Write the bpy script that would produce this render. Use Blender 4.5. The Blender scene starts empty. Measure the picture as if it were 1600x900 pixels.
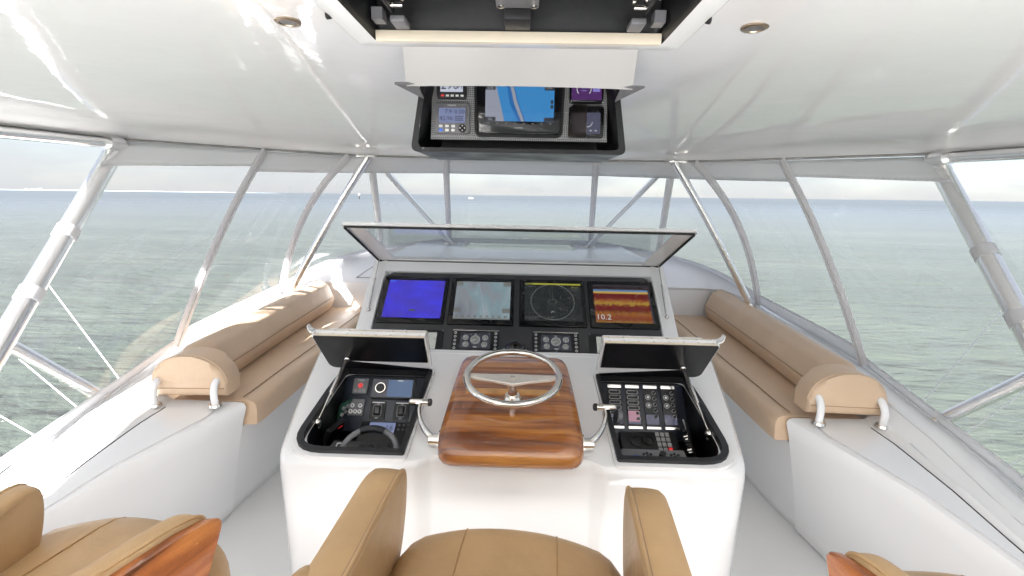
import bpy, bmesh, math, random
from math import sin, cos, pi, radians, sqrt
from mathutils import Vector, Matrix
random.seed(7)
scene = bpy.context.scene
COL = scene.collection

# ------------------------------------------------------------------ camera, light, exposure
EXPO = 2.95
cam_data = bpy.data.cameras.new('camera')
cam_data.sensor_width = 36.0
cam_data.lens = 711.0 / 1600 * 36
cam_data.clip_start = 0.02
cam_data.clip_end = 60000
cam = bpy.data.objects.new('camera', cam_data)
COL.objects.link(cam)
PITCH, YAW, ROLL = radians(11.5), radians(1.1), 0.020
f_ = Vector((-sin(YAW) * cos(PITCH), cos(YAW) * cos(PITCH), -sin(PITCH)))
r_ = f_.cross(Vector((0, 0, 1))).normalized()
u_ = r_.cross(f_)
r2 = r_ * cos(ROLL) + u_ * sin(ROLL)
u2 = -r_ * sin(ROLL) + u_ * cos(ROLL)
m = Matrix((r2, u2, -f_)).transposed().to_4x4()
m.translation = (0.025, 0, 2.0)
cam.matrix_world = m
scene.camera = cam

SUN_DIR = Vector((-1.00, -2.0, 1.53)).normalized()      # towards the sun: high on the port quarter
sun_el = math.asin(SUN_DIR.z)
sun_az = math.atan2(SUN_DIR.x, SUN_DIR.y)
sd = bpy.data.lights.new('sun', 'SUN')
sd.energy = 5.0
sd.angle = radians(0.5)
sd.color = (1.0, 0.985, 0.98)
sun = bpy.data.objects.new('sun', sd)
sun.rotation_euler = SUN_DIR.to_track_quat('Z', 'Y').to_euler()
COL.objects.link(sun)

world = bpy.data.worlds.new('World')
scene.world = world
world.use_nodes = True
wn, wl = world.node_tree.nodes, world.node_tree.links
bg = wn['Background']
sky = wn.new('ShaderNodeTexSky')
sky.sky_type = 'NISHITA'
sky.sun_disc = False
sky.sun_elevation = sun_el
sky.sun_rotation = sun_az
sky.air_density = 1.0
sky.dust_density = 0.6
sky.ozone_density = 2.0
wtc = wn.new('ShaderNodeTexCoord')
wmap = wn.new('ShaderNodeMapping')
wmap.inputs['Scale'].default_value = (1, 1, 3.2)
wnz = wn.new('ShaderNodeTexNoise')
wnz.inputs['Scale'].default_value = 2.6
wnz.inputs['Detail'].default_value = 7
wnz.inputs['Roughness'].default_value = 0.6
wrp = wn.new('ShaderNodeValToRGB')
wrp.color_ramp.elements[0].position = 0.22
wrp.color_ramp.elements[0].color = (0.78, 0.78, 0.78, 1)
wrp.color_ramp.elements[1].position = 0.56
wmx = wn.new('ShaderNodeMixRGB')
wmx.inputs['Color2'].default_value = (1.76, 1.83, 2.0, 1)   # thin bright cloud, in the sky texture's own units
wmu = wn.new('ShaderNodeMath'); wmu.operation = 'MULTIPLY'; wmu.inputs[1].default_value = 0.9
wl.new(wtc.outputs['Generated'], wmap.inputs['Vector'])
wl.new(wmap.outputs['Vector'], wnz.inputs['Vector'])
wl.new(wnz.outputs['Fac'], wrp.inputs['Fac'])
wl.new(wrp.outputs['Color'], wmu.inputs[0])
wl.new(wmu.outputs[0], wmx.inputs['Fac'])
wl.new(sky.outputs['Color'], wmx.inputs['Color1'])
wl.new(wmx.outputs['Color'], bg.inputs['Color'])
bg.inputs['Strength'].default_value = 0.05

scene.view_settings.view_transform = 'Standard'
scene.view_settings.look = 'None'
scene.view_settings.exposure = EXPO
scene.view_settings.gamma = 1
scene.view_settings.use_curve_mapping = False
scene.cycles.max_bounces = 12
scene.cycles.diffuse_bounces = 6
scene.cycles.glossy_bounces = 6
scene.cycles.transmission_bounces = 8
scene.cycles.transparent_max_bounces = 24
scene.cycles.use_denoising = True
scene.cycles.sample_clamp_indirect = 8

# ------------------------------------------------------------------ helpers
def lin(c):
    return tuple((x / 12.92 if x <= 0.04045 else ((x + 0.055) / 1.055) ** 2.4) for x in c)

def srgb(r, g, b):
    return lin((r / 255, g / 255, b / 255))

def new_mat(name):
    mt = bpy.data.materials.new(name)
    mt.use_nodes = True
    return mt, mt.node_tree.nodes, mt.node_tree.links, mt.node_tree.nodes['Principled BSDF']

def pmat(name, color, rough=0.4, metal=0.0, coat=0.0, bump=None, var=None, ior=1.5, spec=None, coords='Object', rvar=None, bump2=None):
    """principled material; bump=(scale, strength, dist); var=(scale, amount) colour variation"""
    mt, n, l, p = new_mat(name)
    p.inputs['Base Color'].default_value = (*color, 1)
    p.inputs['Roughness'].default_value = rough
    p.inputs['Metallic'].default_value = metal
    p.inputs['Coat Weight'].default_value = coat
    p.inputs['Coat Roughness'].default_value = 0.05
    p.inputs['IOR'].default_value = ior
    if spec is not None: p.inputs['Specular IOR Level'].default_value = spec
    tc = n.new('ShaderNodeTexCoord')
    if var:
        nz = n.new('ShaderNodeTexNoise'); nz.inputs['Scale'].default_value = var[0]; nz.inputs['Detail'].default_value = 5
        l.new(tc.outputs[coords], nz.inputs['Vector'])
        rp = n.new('ShaderNodeValToRGB')
        rp.color_ramp.elements[0].position = 0.3; rp.color_ramp.elements[1].position = 0.7
        rp.color_ramp.elements[0].color = (*[c * (1 - var[1]) for c in color], 1)
        rp.color_ramp.elements[1].color = (*[min(1, c * (1 + var[1])) for c in color], 1)
        l.new(nz.outputs['Fac'], rp.inputs['Fac']); l.new(rp.outputs['Color'], p.inputs['Base Color'])
    if rvar:
        nz = n.new('ShaderNodeTexNoise'); nz.inputs['Scale'].default_value = rvar[0]; nz.inputs['Detail'].default_value = 6
        l.new(tc.outputs[coords], nz.inputs['Vector'])
        mr = n.new('ShaderNodeMapRange'); mr.inputs['To Min'].default_value = rough; mr.inputs['To Max'].default_value = rough + rvar[1]
        mr.inputs['From Min'].default_value = 0.35; mr.inputs['From Max'].default_value = 0.75
        l.new(nz.outputs['Fac'], mr.inputs['Value']); l.new(mr.outputs['Result'], p.inputs['Roughness'])
    if bump:
        bz = n.new('ShaderNodeTexNoise'); bz.inputs['Scale'].default_value = bump[0]; bz.inputs['Detail'].default_value = 4
        l.new(tc.outputs[coords], bz.inputs['Vector'])
        b = n.new('ShaderNodeBump'); b.inputs['Strength'].default_value = bump[1]; b.inputs['Distance'].default_value = bump[2]
        l.new(bz.outputs['Fac'], b.inputs['Height']); l.new(b.outputs['Normal'], p.inputs['Normal'])
        if coat: l.new(b.outputs['Normal'], p.inputs['Coat Normal'])
        if bump2:                                       # broad soft creasing under the fine grain
            b2z = n.new('ShaderNodeTexNoise'); b2z.inputs['Scale'].default_value = bump2[0]; b2z.inputs['Detail'].default_value = 3
            b2z.inputs['Distortion'].default_value = 1.2
            l.new(tc.outputs[coords], b2z.inputs['Vector'])
            b2 = n.new('ShaderNodeBump'); b2.inputs['Strength'].default_value = bump2[1]; b2.inputs['Distance'].default_value = bump2[2]
            l.new(b2z.outputs['Fac'], b2.inputs['Height']); l.new(b2.outputs['Normal'], b.inputs['Normal'])
    return mt

def emat(name, color, gain=1.0, rough=0.12, base=(0.01, 0.01, 0.012)):
    """a lit display: glossy dark glass giving off the colour"""
    mt, n, l, p = new_mat(name)
    p.inputs['Base Color'].default_value = (*base, 1)
    p.inputs['Roughness'].default_value = rough
    p.inputs['Emission Color'].default_value = (*color, 1)
    p.inputs['Emission Strength'].default_value = gain / 2 ** EXPO
    return mt

M = {}
M['gelcoat'] = pmat('white gelcoat', (0.84, 0.84, 0.845), 0.16, coat=0.3, bump=(3.0, 0.04, 0.02), var=(2.0, 0.012), rvar=(5, 0.10))
M['console_white'] = pmat('console white gelcoat', (0.82, 0.82, 0.825), 0.06, coat=0.4, bump=(4.0, 0.03, 0.02), var=(2.5, 0.012), rvar=(6, 0.08))
M['deck_white'] = pmat('nonskid deck paint', (0.88, 0.88, 0.87), 0.5, bump=(260, 0.25, 0.002), var=(1.6, 0.03))
M['headliner'] = pmat('glossy headliner gelcoat', (0.84, 0.84, 0.845), 0.02, coat=0.45, bump=(3.4, 0.06, 0.045), var=(1.2, 0.01), ior=1.6)
M['strip_grey'] = pmat('grey bolt rope strip', (0.46, 0.46, 0.45), 0.5)
def translucent(name, col, rough, k):
    mt = pmat(name, col, rough, bump=(12, 0.1, 0.01))
    n, l = mt.node_tree.nodes, mt.node_tree.links
    p = n['Principled BSDF']; tr = n.new('ShaderNodeBsdfTranslucent'); tr.inputs['Color'].default_value = (*col, 1)
    mx = n.new('ShaderNodeMixShader'); mx.inputs['Fac'].default_value = k
    l.new(p.outputs[0], mx.inputs[1]); l.new(tr.outputs[0], mx.inputs[2]); l.new(mx.outputs[0], n['Material Output'].inputs['Surface'])
    return mt
M['vinyl_white'] = translucent('white curtain vinyl', (0.86, 0.86, 0.87), 0.45, 0.55)
M['seam_vinyl'] = translucent('zipper flap vinyl', (0.86, 0.85, 0.86), 0.4, 0.5)
M['track'] = pmat('grey awning track', (0.32, 0.31, 0.30), 0.4, var=(9, 0.2))
M['steel'] = pmat('polished stainless', (0.78, 0.76, 0.73), 0.12, metal=1.0, rvar=(14, 0.10))
M['bronze'] = pmat('brushed bronze', (0.50, 0.40, 0.30), 0.35, metal=1.0)
M['satin'] = pmat('satin stainless', (0.90, 0.86, 0.80), 0.55, metal=1.0, rvar=(14, 0.10))
M['chrome'] = pmat('polished chrome', (0.82, 0.79, 0.74), 0.06, metal=1.0, rvar=(30, 0.06))
M['alu'] = pmat('anodised aluminium pipe', (0.92, 0.915, 0.91), 0.26, metal=1.0)
M['white_pipe'] = pmat('white painted pipe', (0.82, 0.82, 0.83), 0.25, coat=0.3)
M['leather'] = pmat('caramel leather', (0.53, 0.345, 0.175), 0.42, bump=(150, 0.16, 0.004), var=(5, 0.10), rvar=(9, 0.14), bump2=(7, 0.35, 0.02))
M['leather_seam'] = pmat('caramel leather piping', (0.44, 0.265, 0.11), 0.45, bump=(300, 0.2, 0.002), var=(30, 0.1))
M['settee'] = pmat('tan settee vinyl', (0.63, 0.46, 0.315), 0.40, bump=(180, 0.12, 0.003), var=(3.5, 0.06), rvar=(7, 0.14), bump2=(6, 0.30, 0.02))
M['settee_seam'] = pmat('tan settee stitching', (0.36, 0.24, 0.14), 0.55)
M['black'] = pmat('black gelcoat', (0.005, 0.005, 0.006), 0.30, bump=(30, 0.04, 0.005), rvar=(6, 0.2))
M['black_matte'] = pmat('black plastic', (0.012, 0.012, 0.014), 0.42, bump=(220, 0.1, 0.001), rvar=(20, 0.15))
M['charcoal'] = pmat('charcoal dash laminate', (0.045, 0.046, 0.05), 0.35, bump=(200, 0.06, 0.002), var=(6, 0.1))
M['navy_panel'] = pmat('dark blue grey panel', (0.022, 0.027, 0.040), 0.33, bump=(200, 0.06, 0.001), var=(8, 0.15))
M['grey_plastic'] = pmat('grey plastic', (0.16, 0.16, 0.17), 0.4, var=(20, 0.1))
M['light_grey'] = pmat('light grey lid', (0.46, 0.455, 0.45), 0.3, var=(3, 0.03), bump=(8, 0.05, 0.01))
M['cream'] = pmat('cream painted edge', (0.70, 0.62, 0.50), 0.3, var=(5, 0.05))
M['rubber'] = pmat('black rubber seal', (0.02, 0.02, 0.02), 0.6)
M['print'] = pmat('white print', (0.75, 0.75, 0.74), 0.5)
M['zip_grey'] = pmat('pale zipper tape', (0.50, 0.49, 0.48), 0.5)
M['print_grey'] = pmat('grey print', (0.35, 0.35, 0.35), 0.5)
M['red_print'] = emat('red lamp', srgb(225, 60, 60), 0.9)
M['glass_black'] = pmat('black display glass', (0.006, 0.006, 0.007), 0.06)
M['line_white'] = pmat('white rigging line', (0.78, 0.78, 0.76), 0.5)
M['green_board'] = pmat('green circuit board', (0.02, 0.09, 0.06), 0.4, var=(60, 0.5))

def carbon():
    mt, n, l, p = new_mat('carbon fibre weave')
    tc = n.new('ShaderNodeTexCoord'); mp = n.new('ShaderNodeMapping')
    mp.inputs['Rotation'].default_value = (0, radians(45), 0)
    ck = n.new('ShaderNodeTexChecker'); ck.inputs['Scale'].default_value = 170
    ck.inputs['Color1'].default_value = (0.30, 0.30, 0.30, 1); ck.inputs['Color2'].default_value = (0.11, 0.11, 0.112, 1)
    l.new(tc.outputs['Object'], mp.inputs['Vector']); l.new(mp.outputs['Vector'], ck.inputs['Vector'])
    l.new(ck.outputs['Color'], p.inputs['Base Color'])
    p.inputs['Roughness'].default_value = 0.3; p.inputs['Coat Weight'].default_value = 0.4
    return mt
M['carbon'] = carbon()

def wood(name='varnished teak', cols=((0.16, 0.038, 0.007, 1), (0.64, 0.25, 0.046, 1), (0.42, 0.125, 0.020, 1)), scale=(0.40, 7.0, 7.0)):
    mt, n, l, p = new_mat(name)
    tc = n.new('ShaderNodeTexCoord'); mp = n.new('ShaderNodeMapping')
    mp.inputs['Scale'].default_value = scale
    l.new(tc.outputs['Object'], mp.inputs['Vector'])
    nz = n.new('ShaderNodeTexNoise'); nz.inputs['Scale'].default_value = 2.4; nz.inputs['Detail'].default_value = 8
    nz.inputs['Roughness'].default_value = 0.55; nz.inputs['Distortion'].default_value = 0.6
    l.new(mp.outputs['Vector'], nz.inputs['Vector'])
    rp = n.new('ShaderNodeValToRGB')
    e = rp.color_ramp.elements
    e[0].position = 0.36; e[0].color = cols[0]
    e[1].position = 0.66; e[1].color = cols[1]
    a = e.new(0.5); a.color = cols[2]
    l.new(nz.outputs['Fac'], rp.inputs['Fac'])
    fm = n.new('ShaderNodeMapping'); fm.inputs['Scale'].default_value = (3, 140, 140)
    l.new(tc.outputs['Object'], fm.inputs['Vector'])
    fz = n.new('ShaderNodeTexNoise'); fz.inputs['Scale'].default_value = 1.5; fz.inputs['Detail'].default_value = 3
    l.new(fm.outputs['Vector'], fz.inputs['Vector'])
    mx = n.new('ShaderNodeMixRGB'); mx.blend_type = 'MULTIPLY'; mx.inputs['Fac'].default_value = 0.35
    l.new(rp.outputs['Color'], mx.inputs['Color1']); l.new(fz.outputs['Fac'], mx.inputs['Color2'])
    g = n.new('ShaderNodeGamma'); g.inputs['Gamma'].default_value = 0.92
    l.new(mx.outputs['Color'], g.inputs['Color']); l.new(g.outputs['Color'], p.inputs['Base Color'])
    p.inputs['Roughness'].default_value = 0.45
    p.inputs['Coat Weight'].default_value = 1.0; p.inputs['Coat Roughness'].default_value = 0.012; p.inputs['Coat IOR'].default_value = 1.65
    bz = n.new('ShaderNodeTexNoise'); bz.inputs['Scale'].default_value = 9
    l.new(tc.outputs['Object'], bz.inputs['Vector'])
    b = n.new('ShaderNodeBump'); b.inputs['Strength'].default_value = 0.05; b.inputs['Distance'].default_value = 0.02
    l.new(bz.outputs['Fac'], b.inputs['Height'])
    return mt
M['wood'] = wood()
M['wood_red'] = wood('varnished red teak', ((0.20, 0.042, 0.009, 1), (0.64, 0.21, 0.045, 1), (0.44, 0.115, 0.022, 1)), (5.0, 0.9, 7.0))
M['wood_pale'] = pmat('pale maple inlay', (0.66, 0.34, 0.10), 0.25, coat=1.0, var=(14, 0.2))

def clear(name, tint=(0.96, 0.97, 0.97), ior=1.45, rough=0.02, bump=None, dust=0.03):
    mt = bpy.data.materials.new(name); mt.use_nodes = True
    n, l = mt.node_tree.nodes, mt.node_tree.links
    n.remove(n['Principled BSDF']); out = n['Material Output']
    tr = n.new('ShaderNodeBsdfTransparent'); tr.inputs['Color'].default_value = (*tint, 1)
    gl = n.new('ShaderNodeBsdfGlossy'); gl.inputs['Roughness'].default_value = rough
    lw = n.new('ShaderNodeLayerWeight')
    pw = n.new('ShaderNodeMath'); pw.operation = 'POWER'; pw.inputs[1].default_value = 5.0
    l.new(lw.outputs['Facing'], pw.inputs[0])
    fr = n.new('ShaderNodeMapRange'); fr.inputs['To Min'].default_value = 2 * ((ior - 1) / (ior + 1)) ** 2; fr.inputs['To Max'].default_value = 0.9
    l.new(pw.outputs[0], fr.inputs['Value'])
    mx = n.new('ShaderNodeMixShader')
    l.new(fr.outputs[0], mx.inputs['Fac']); l.new(tr.outputs[0], mx.inputs[1]); l.new(gl.outputs[0], mx.inputs[2])
    df = n.new('ShaderNodeBsdfTranslucent'); df.inputs['Color'].default_value = (0.8, 0.8, 0.8, 1)
    m2 = n.new('ShaderNodeMixShader'); m2.inputs['Fac'].default_value = dust
    l.new(mx.outputs[0], m2.inputs[1]); l.new(df.outputs[0], m2.inputs[2]); l.new(m2.outputs[0], out.inputs['Surface'])
    if bump:
        tc = n.new('ShaderNodeTexCoord'); bz = n.new('ShaderNodeTexNoise'); bz.inputs['Scale'].default_value = bump[0]; bz.inputs['Detail'].default_value = 2
        mp = n.new('ShaderNodeMapping'); mp.inputs['Scale'].default_value = (1, 1, 0.6)
        l.new(tc.outputs['Object'], mp.inputs['Vector']); l.new(mp.outputs['Vector'], bz.inputs['Vector'])
        b = n.new('ShaderNodeBump'); b.inputs['Strength'].default_value = bump[1]; b.inputs['Distance'].default_value = bump[2]
        l.new(bz.outputs['Fac'], b.inputs['Height']); l.new(b.outputs['Normal'], gl.inputs['Normal'])
    return mt
M['vinyl_clear'] = clear('clear curtain vinyl', (0.962, 0.962, 0.968), 1.38, 0.03, (1.6, 0.35, 0.06), 0.02)
M['acrylic'] = clear('clear acrylic', (0.90, 0.92, 0.93), 1.5, 0.01, None, 0.06)
M['cover_film'] = clear('brown tinted cover', (0.5, 0.42, 0.36), 1.45, 0.05, None, 0.18)

def V(*a): return Vector(a)

class Fr:
    """panel frame: origin, u, v in the panel, w out of it"""
    def __init__(s, o, u, v):
        s.o = Vector(o); s.u = Vector(u).normalized(); v = Vector(v)
        s.w = s.u.cross(v).normalized(); s.v = s.w.cross(s.u).normalized()
    def __call__(s, u, v, w=0.0): return s.o + s.u * u + s.v * v + s.w * w
    def mat(s): 
        mm = Matrix((s.u, s.v, s.w)).transposed().to_4x4(); mm.translation = s.o
        return mm
WORLD = Fr((0, 0, 0), (1, 0, 0), (0, 1, 0))

def roundpoly(pts, r, seg=5):
    """2D polygon with rounded corners; r a number or one per corner"""
    out = []; n = len(pts)
    for i in range(n):
        p0, p1, p2 = Vector(pts[i - 1]), Vector(pts[i]), Vector(pts[(i + 1) % n])
        rr = r[i] if isinstance(r, (list, tuple)) else r
        a, b = (p0 - p1), (p2 - p1)
        la, lb = a.length, b.length
        if rr <= 1e-6: out.append((p1.x, p1.y)); continue
        a.normalize(); b.normalize()
        ang = max(0.05, a.angle(b)); d = min(rr / math.tan(ang / 2), la * 0.49, lb * 0.49)
        s, e = p1 + a * d, p1 + b * d
        for k in range(seg + 1):
            t = k / seg
            q = s * (1 - t) ** 2 + p1 * 2 * t * (1 - t) + e * t * t
            out.append((q.x, q.y))
    return out

def catmull(pts, n=8):
    pts = [Vector(p) for p in pts]
    if len(pts) < 3: return pts
    P = [2 * pts[0] - pts[1]] + pts + [2 * pts[-1] - pts[-2]]
    out = []
    for i in range(1, len(P) - 2):
        for k in range(n):
            t = k / n
            a, b, c, d = P[i - 1], P[i], P[i + 1], P[i + 2]
            out.append(0.5 * ((2 * b) + (c - a) * t + (2 * a - 5 * b + 4 * c - d) * t * t + (3 * b - a - 3 * c + d) * t ** 3))
    out.append(pts[-1])
    return out

class MB:
    def __init__(s): s.bm = bmesh.new(); s.uv = None
    def merge(s, b2):
        me = bpy.data.meshes.new('tmp'); b2.to_mesh(me); b2.free(); s.bm.from_mesh(me); bpy.data.meshes.remove(me); return s
    def box(s, fr, u0, u1, v0, v1, w0, w1, bev=0.0, seg=2, taper=1.0):
        b = bmesh.new()
        vs = []
        cu, cv = (u0 + u1) / 2, (v0 + v1) / 2
        for w, k in ((w0, 1.0), (w1, taper)):
            for (u, v) in ((u0, v0), (u1, v0), (u1, v1), (u0, v1)):
                vs.append(b.verts.new(fr(cu + (u - cu) * k, cv + (v - cv) * k, w)))
        for f in ((3, 2, 1, 0), (4, 5, 6, 7), (0, 1, 5, 4), (1, 2, 6, 5), (2, 3, 7, 6), (3, 0, 4, 7)):
            b.faces.new([vs[i] for i in f])
        if bev > 0: bmesh.ops.bevel(b, geom=list(b.edges), offset=bev, segments=seg, profile=0.5, affect='EDGES')
        return s.merge(b)
    def poly(s, fr, pts, w0, w1, bev=0.0, seg=3, both=False):
        b = bmesh.new()
        lo = [b.verts.new(fr(u, v, w0)) for u, v in pts]; hi = [b.verts.new(fr(u, v, w1)) for u, v in pts]
        n = len(pts)
        fb = b.faces.new(lo[::-1]); ft = b.faces.new(hi)
        for i in range(n): b.faces.new((lo[i], lo[(i + 1) % n], hi[(i + 1) % n], hi[i]))
        if bev > 0:
            ed = set(ft.edges) | (set(fb.edges) if both else set())
            bmesh.ops.bevel(b, geom=list(ed), offset=bev, segments=seg, profile=0.5, affect='EDGES')
        return s.merge(b)
    def ring(s, fr, outer, inner, w0, w1):
        """flat frame between two loops of the same count"""
        n = len(outer); b = s.bm
        A = [b.verts.new(fr(u, v, w1)) for u, v in outer]; B = [b.verts.new(fr(u, v, w1)) for u, v in inner]
        C = [b.verts.new(fr(u, v, w0)) for u, v in outer]; D = [b.verts.new(fr(u, v, w0)) for u, v in inner]
        for i in range(n):
            j = (i + 1) % n
            b.faces.new((A[i], A[j], B[j], B[i])); b.faces.new((C[j], C[i], D[i], D[j]))
            b.faces.new((C[i], C[j], A[j], A[i])); b.faces.new((B[i], B[j], D[j], D[i]))
        return s
    def cyl(s, p0, p1, r0, r1=None, seg=16, caps=True):
        return s.tube([p0, p1], [r0, r0 if r1 is None else r1], seg, caps)
    def tube(s, pts, r, seg=12, caps=True, closed=False, flat=None):
        """sweep a circle; flat=(vector, k) squashes it along a direction"""
        pts = [Vector(p) for p in pts]; n = len(pts)
        rs = r if isinstance(r, (list, tuple)) else [r] * n
        if len(rs) != n: rs = [rs[0] + (rs[-1] - rs[0]) * i / (n - 1) for i in range(n)]
        loops = []; prev = None
        for i in range(n):
            if closed: t = (pts[(i + 1) % n] - pts[i - 1])
            else: t = pts[min(i + 1, n - 1)] - pts[max(i - 1, 0)]
            t.normalize()
            if prev is None:
                a = Vector((0, 0, 1)) if abs(t.z) < 0.9 else Vector((1, 0, 0))
                x = t.cross(a).normalized()
            else:
                x = (prev - t * prev.dot(t)).normalized()
            prev = x; y = t.cross(x)
            lp = []
            for k in range(seg):
                d = x * cos(2 * pi * k / seg) + y * sin(2 * pi * k / seg)
                if flat: d = d - flat[0] * d.dot(flat[0]) * (1 - flat[1])
                lp.append(s.bm.verts.new(pts[i] + d * rs[i]))
            loops.append(lp)
        for i in range(n if closed else n - 1):
            a, b = loops[i], loops[(i + 1) % n]
            for k in range(seg): s.bm.faces.new((a[k], a[(k + 1) % seg], b[(k + 1) % seg], b[k]))
        if caps and not closed:
            s.bm.faces.new(loops[0][::-1]); s.bm.faces.new(loops[-1])
        return s
    def loft(s, loops, caps=True, closed=True):
        L = [[s.bm.verts.new(p) for p in lp] for lp in loops]; n = len(L[0])
        for i in range(len(L) - 1):
            for k in range(n if closed else n - 1):
                s.bm.faces.new((L[i][k], L[i][(k + 1) % n], L[i + 1][(k + 1) % n], L[i + 1][k]))
        if caps and closed:
            s.bm.faces.new(L[0][::-1]); s.bm.faces.new(L[-1])
        return s
    def ball(s, c, r, sc=(1, 1, 1), seg=16, half=False):
        b = bmesh.new(); bmesh.ops.create_uvsphere(b, u_segments=seg, v_segments=max(6, seg // 2), radius=r)
        if half:
            bmesh.ops.delete(b, geom=[v for v in b.verts if v.co.z < -1e-5], context='VERTS')
        for v in b.verts: v.co = Vector((v.co.x * sc[0], v.co.y * sc[1], v.co.z * sc[2])) + Vector(c)
        return s.merge(b)
    def quad(s, fr, u0, u1, v0, v1, w):
        if s.uv is None: s.uv = s.bm.loops.layers.uv.new('UVMap')
        vs = [s.bm.verts.new(fr(u, v, w)) for u, v in ((u0, v0), (u1, v0), (u1, v1), (u0, v1))]
        f = s.bm.faces.new(vs)
        for lp, c in zip(f.loops, ((0, 0), (1, 0), (1, 1), (0, 1))): lp[s.uv].uv = c
        return s
    def grid(s, fn, nu, nv, thick=0.0):
        b = bmesh.new()
        g = [[b.verts.new(fn(i / nu, j / nv)) for i in range(nu + 1)] for j in range(nv + 1)]
        fs = [b.faces.new((g[j][i], g[j][i + 1], g[j + 1][i + 1], g[j + 1][i])) for j in range(nv) for i in range(nu)]
        b.normal_update()
        if thick: bmesh.ops.solidify(b, geom=fs, thickness=thick)
        return s.merge(b)
    def build(s, name, mat, parent=None, smooth=40, fix=True):
        if fix: bmesh.ops.recalc_face_normals(s.bm, faces=s.bm.faces)
        me = bpy.data.meshes.new(name)
        top = parent
        off = Vector((0, 0, 0))
        while top is not None:
            off = off + top.location; top = top.parent
        if off.length: bmesh.ops.translate(s.bm, verts=s.bm.verts, vec=-off)
        s.bm.to_mesh(me); s.bm.free()
        if smooth:
            for p in me.polygons: p.use_smooth = True
            me.set_sharp_from_angle(angle=radians(smooth))
        me.materials.append(M[mat] if isinstance(mat, str) else mat)
        o = bpy.data.objects.new(name, me); COL.objects.link(o)
        if parent is not None: o.parent = parent
        return o

def thing(name, label, cat, loc=(0, 0, 0), group=None):
    o = bpy.data.objects.new(name, None); COL.objects.link(o)
    o.location = loc; o.empty_display_size = 0.1
    o['label'] = label; o['category'] = cat
    if group: o['group'] = group
    return o

def tag(o, label, cat, group=None):
    o['label'] = label; o['category'] = cat
    if group: o['group'] = group
    return o

def kind(o, k='structure'):
    o['kind'] = k; return o

_texts = []
def text(body, name, fr, u, v, w, size, mat, parent, align='CENTER'):
    cu = bpy.data.curves.new('lettering', 'FONT'); cu.body = body; cu.size = size; cu.align_x = align; cu.align_y = 'CENTER'
    cu.resolution_u = 2
    tmp = bpy.data.objects.new('tmp_text', cu); COL.objects.link(tmp)
    _texts.append((tmp, name, fr, u, v, w, mat, parent))

def bake_texts():
    dg = bpy.context.evaluated_depsgraph_get()
    for tmp, name, fr, u, v, w, mat, parent in _texts:
        me = bpy.data.meshes.new_from_object(tmp.evaluated_get(dg))
        me.name = name
        mm = fr.mat().copy(); mm.translation = fr(u, v, w)
        off = Vector((0, 0, 0)); top = parent
        while top is not None: off = off + top.location; top = top.parent
        me.transform(Matrix.Translation(-off) @ mm)
        me.materials.clear(); me.materials.append(M[mat] if isinstance(mat, str) else mat)
        o = bpy.data.objects.new(name, me); COL.objects.link(o); o.parent = parent
    for t in _texts: 
        c = t[0].data; bpy.data.objects.remove(t[0]); bpy.data.curves.remove(c)

def circle(cx, cy, r, n=24, sx=1.0): return [(cx + r * sx * cos(2 * pi * k / n), cy + r * sin(2 * pi * k / n)) for k in range(n)]
def lerp(a, b, t): return a + (b - a) * t
def interp(tab, y):
    """tab: rows (key, values...) in rising key order"""
    if y <= tab[0][0]: return tab[0][1:]
    for a, b in zip(tab, tab[1:]):
        if y <= b[0]:
            t = (y - a[0]) / (b[0] - a[0]); return tuple(lerp(p, q, t) for p, q in zip(a[1:], b[1:]))
    return tab[-1][1:]
def sstep(t): t = max(0, min(1, t)); return t * t * (3 - 2 * t)

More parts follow.
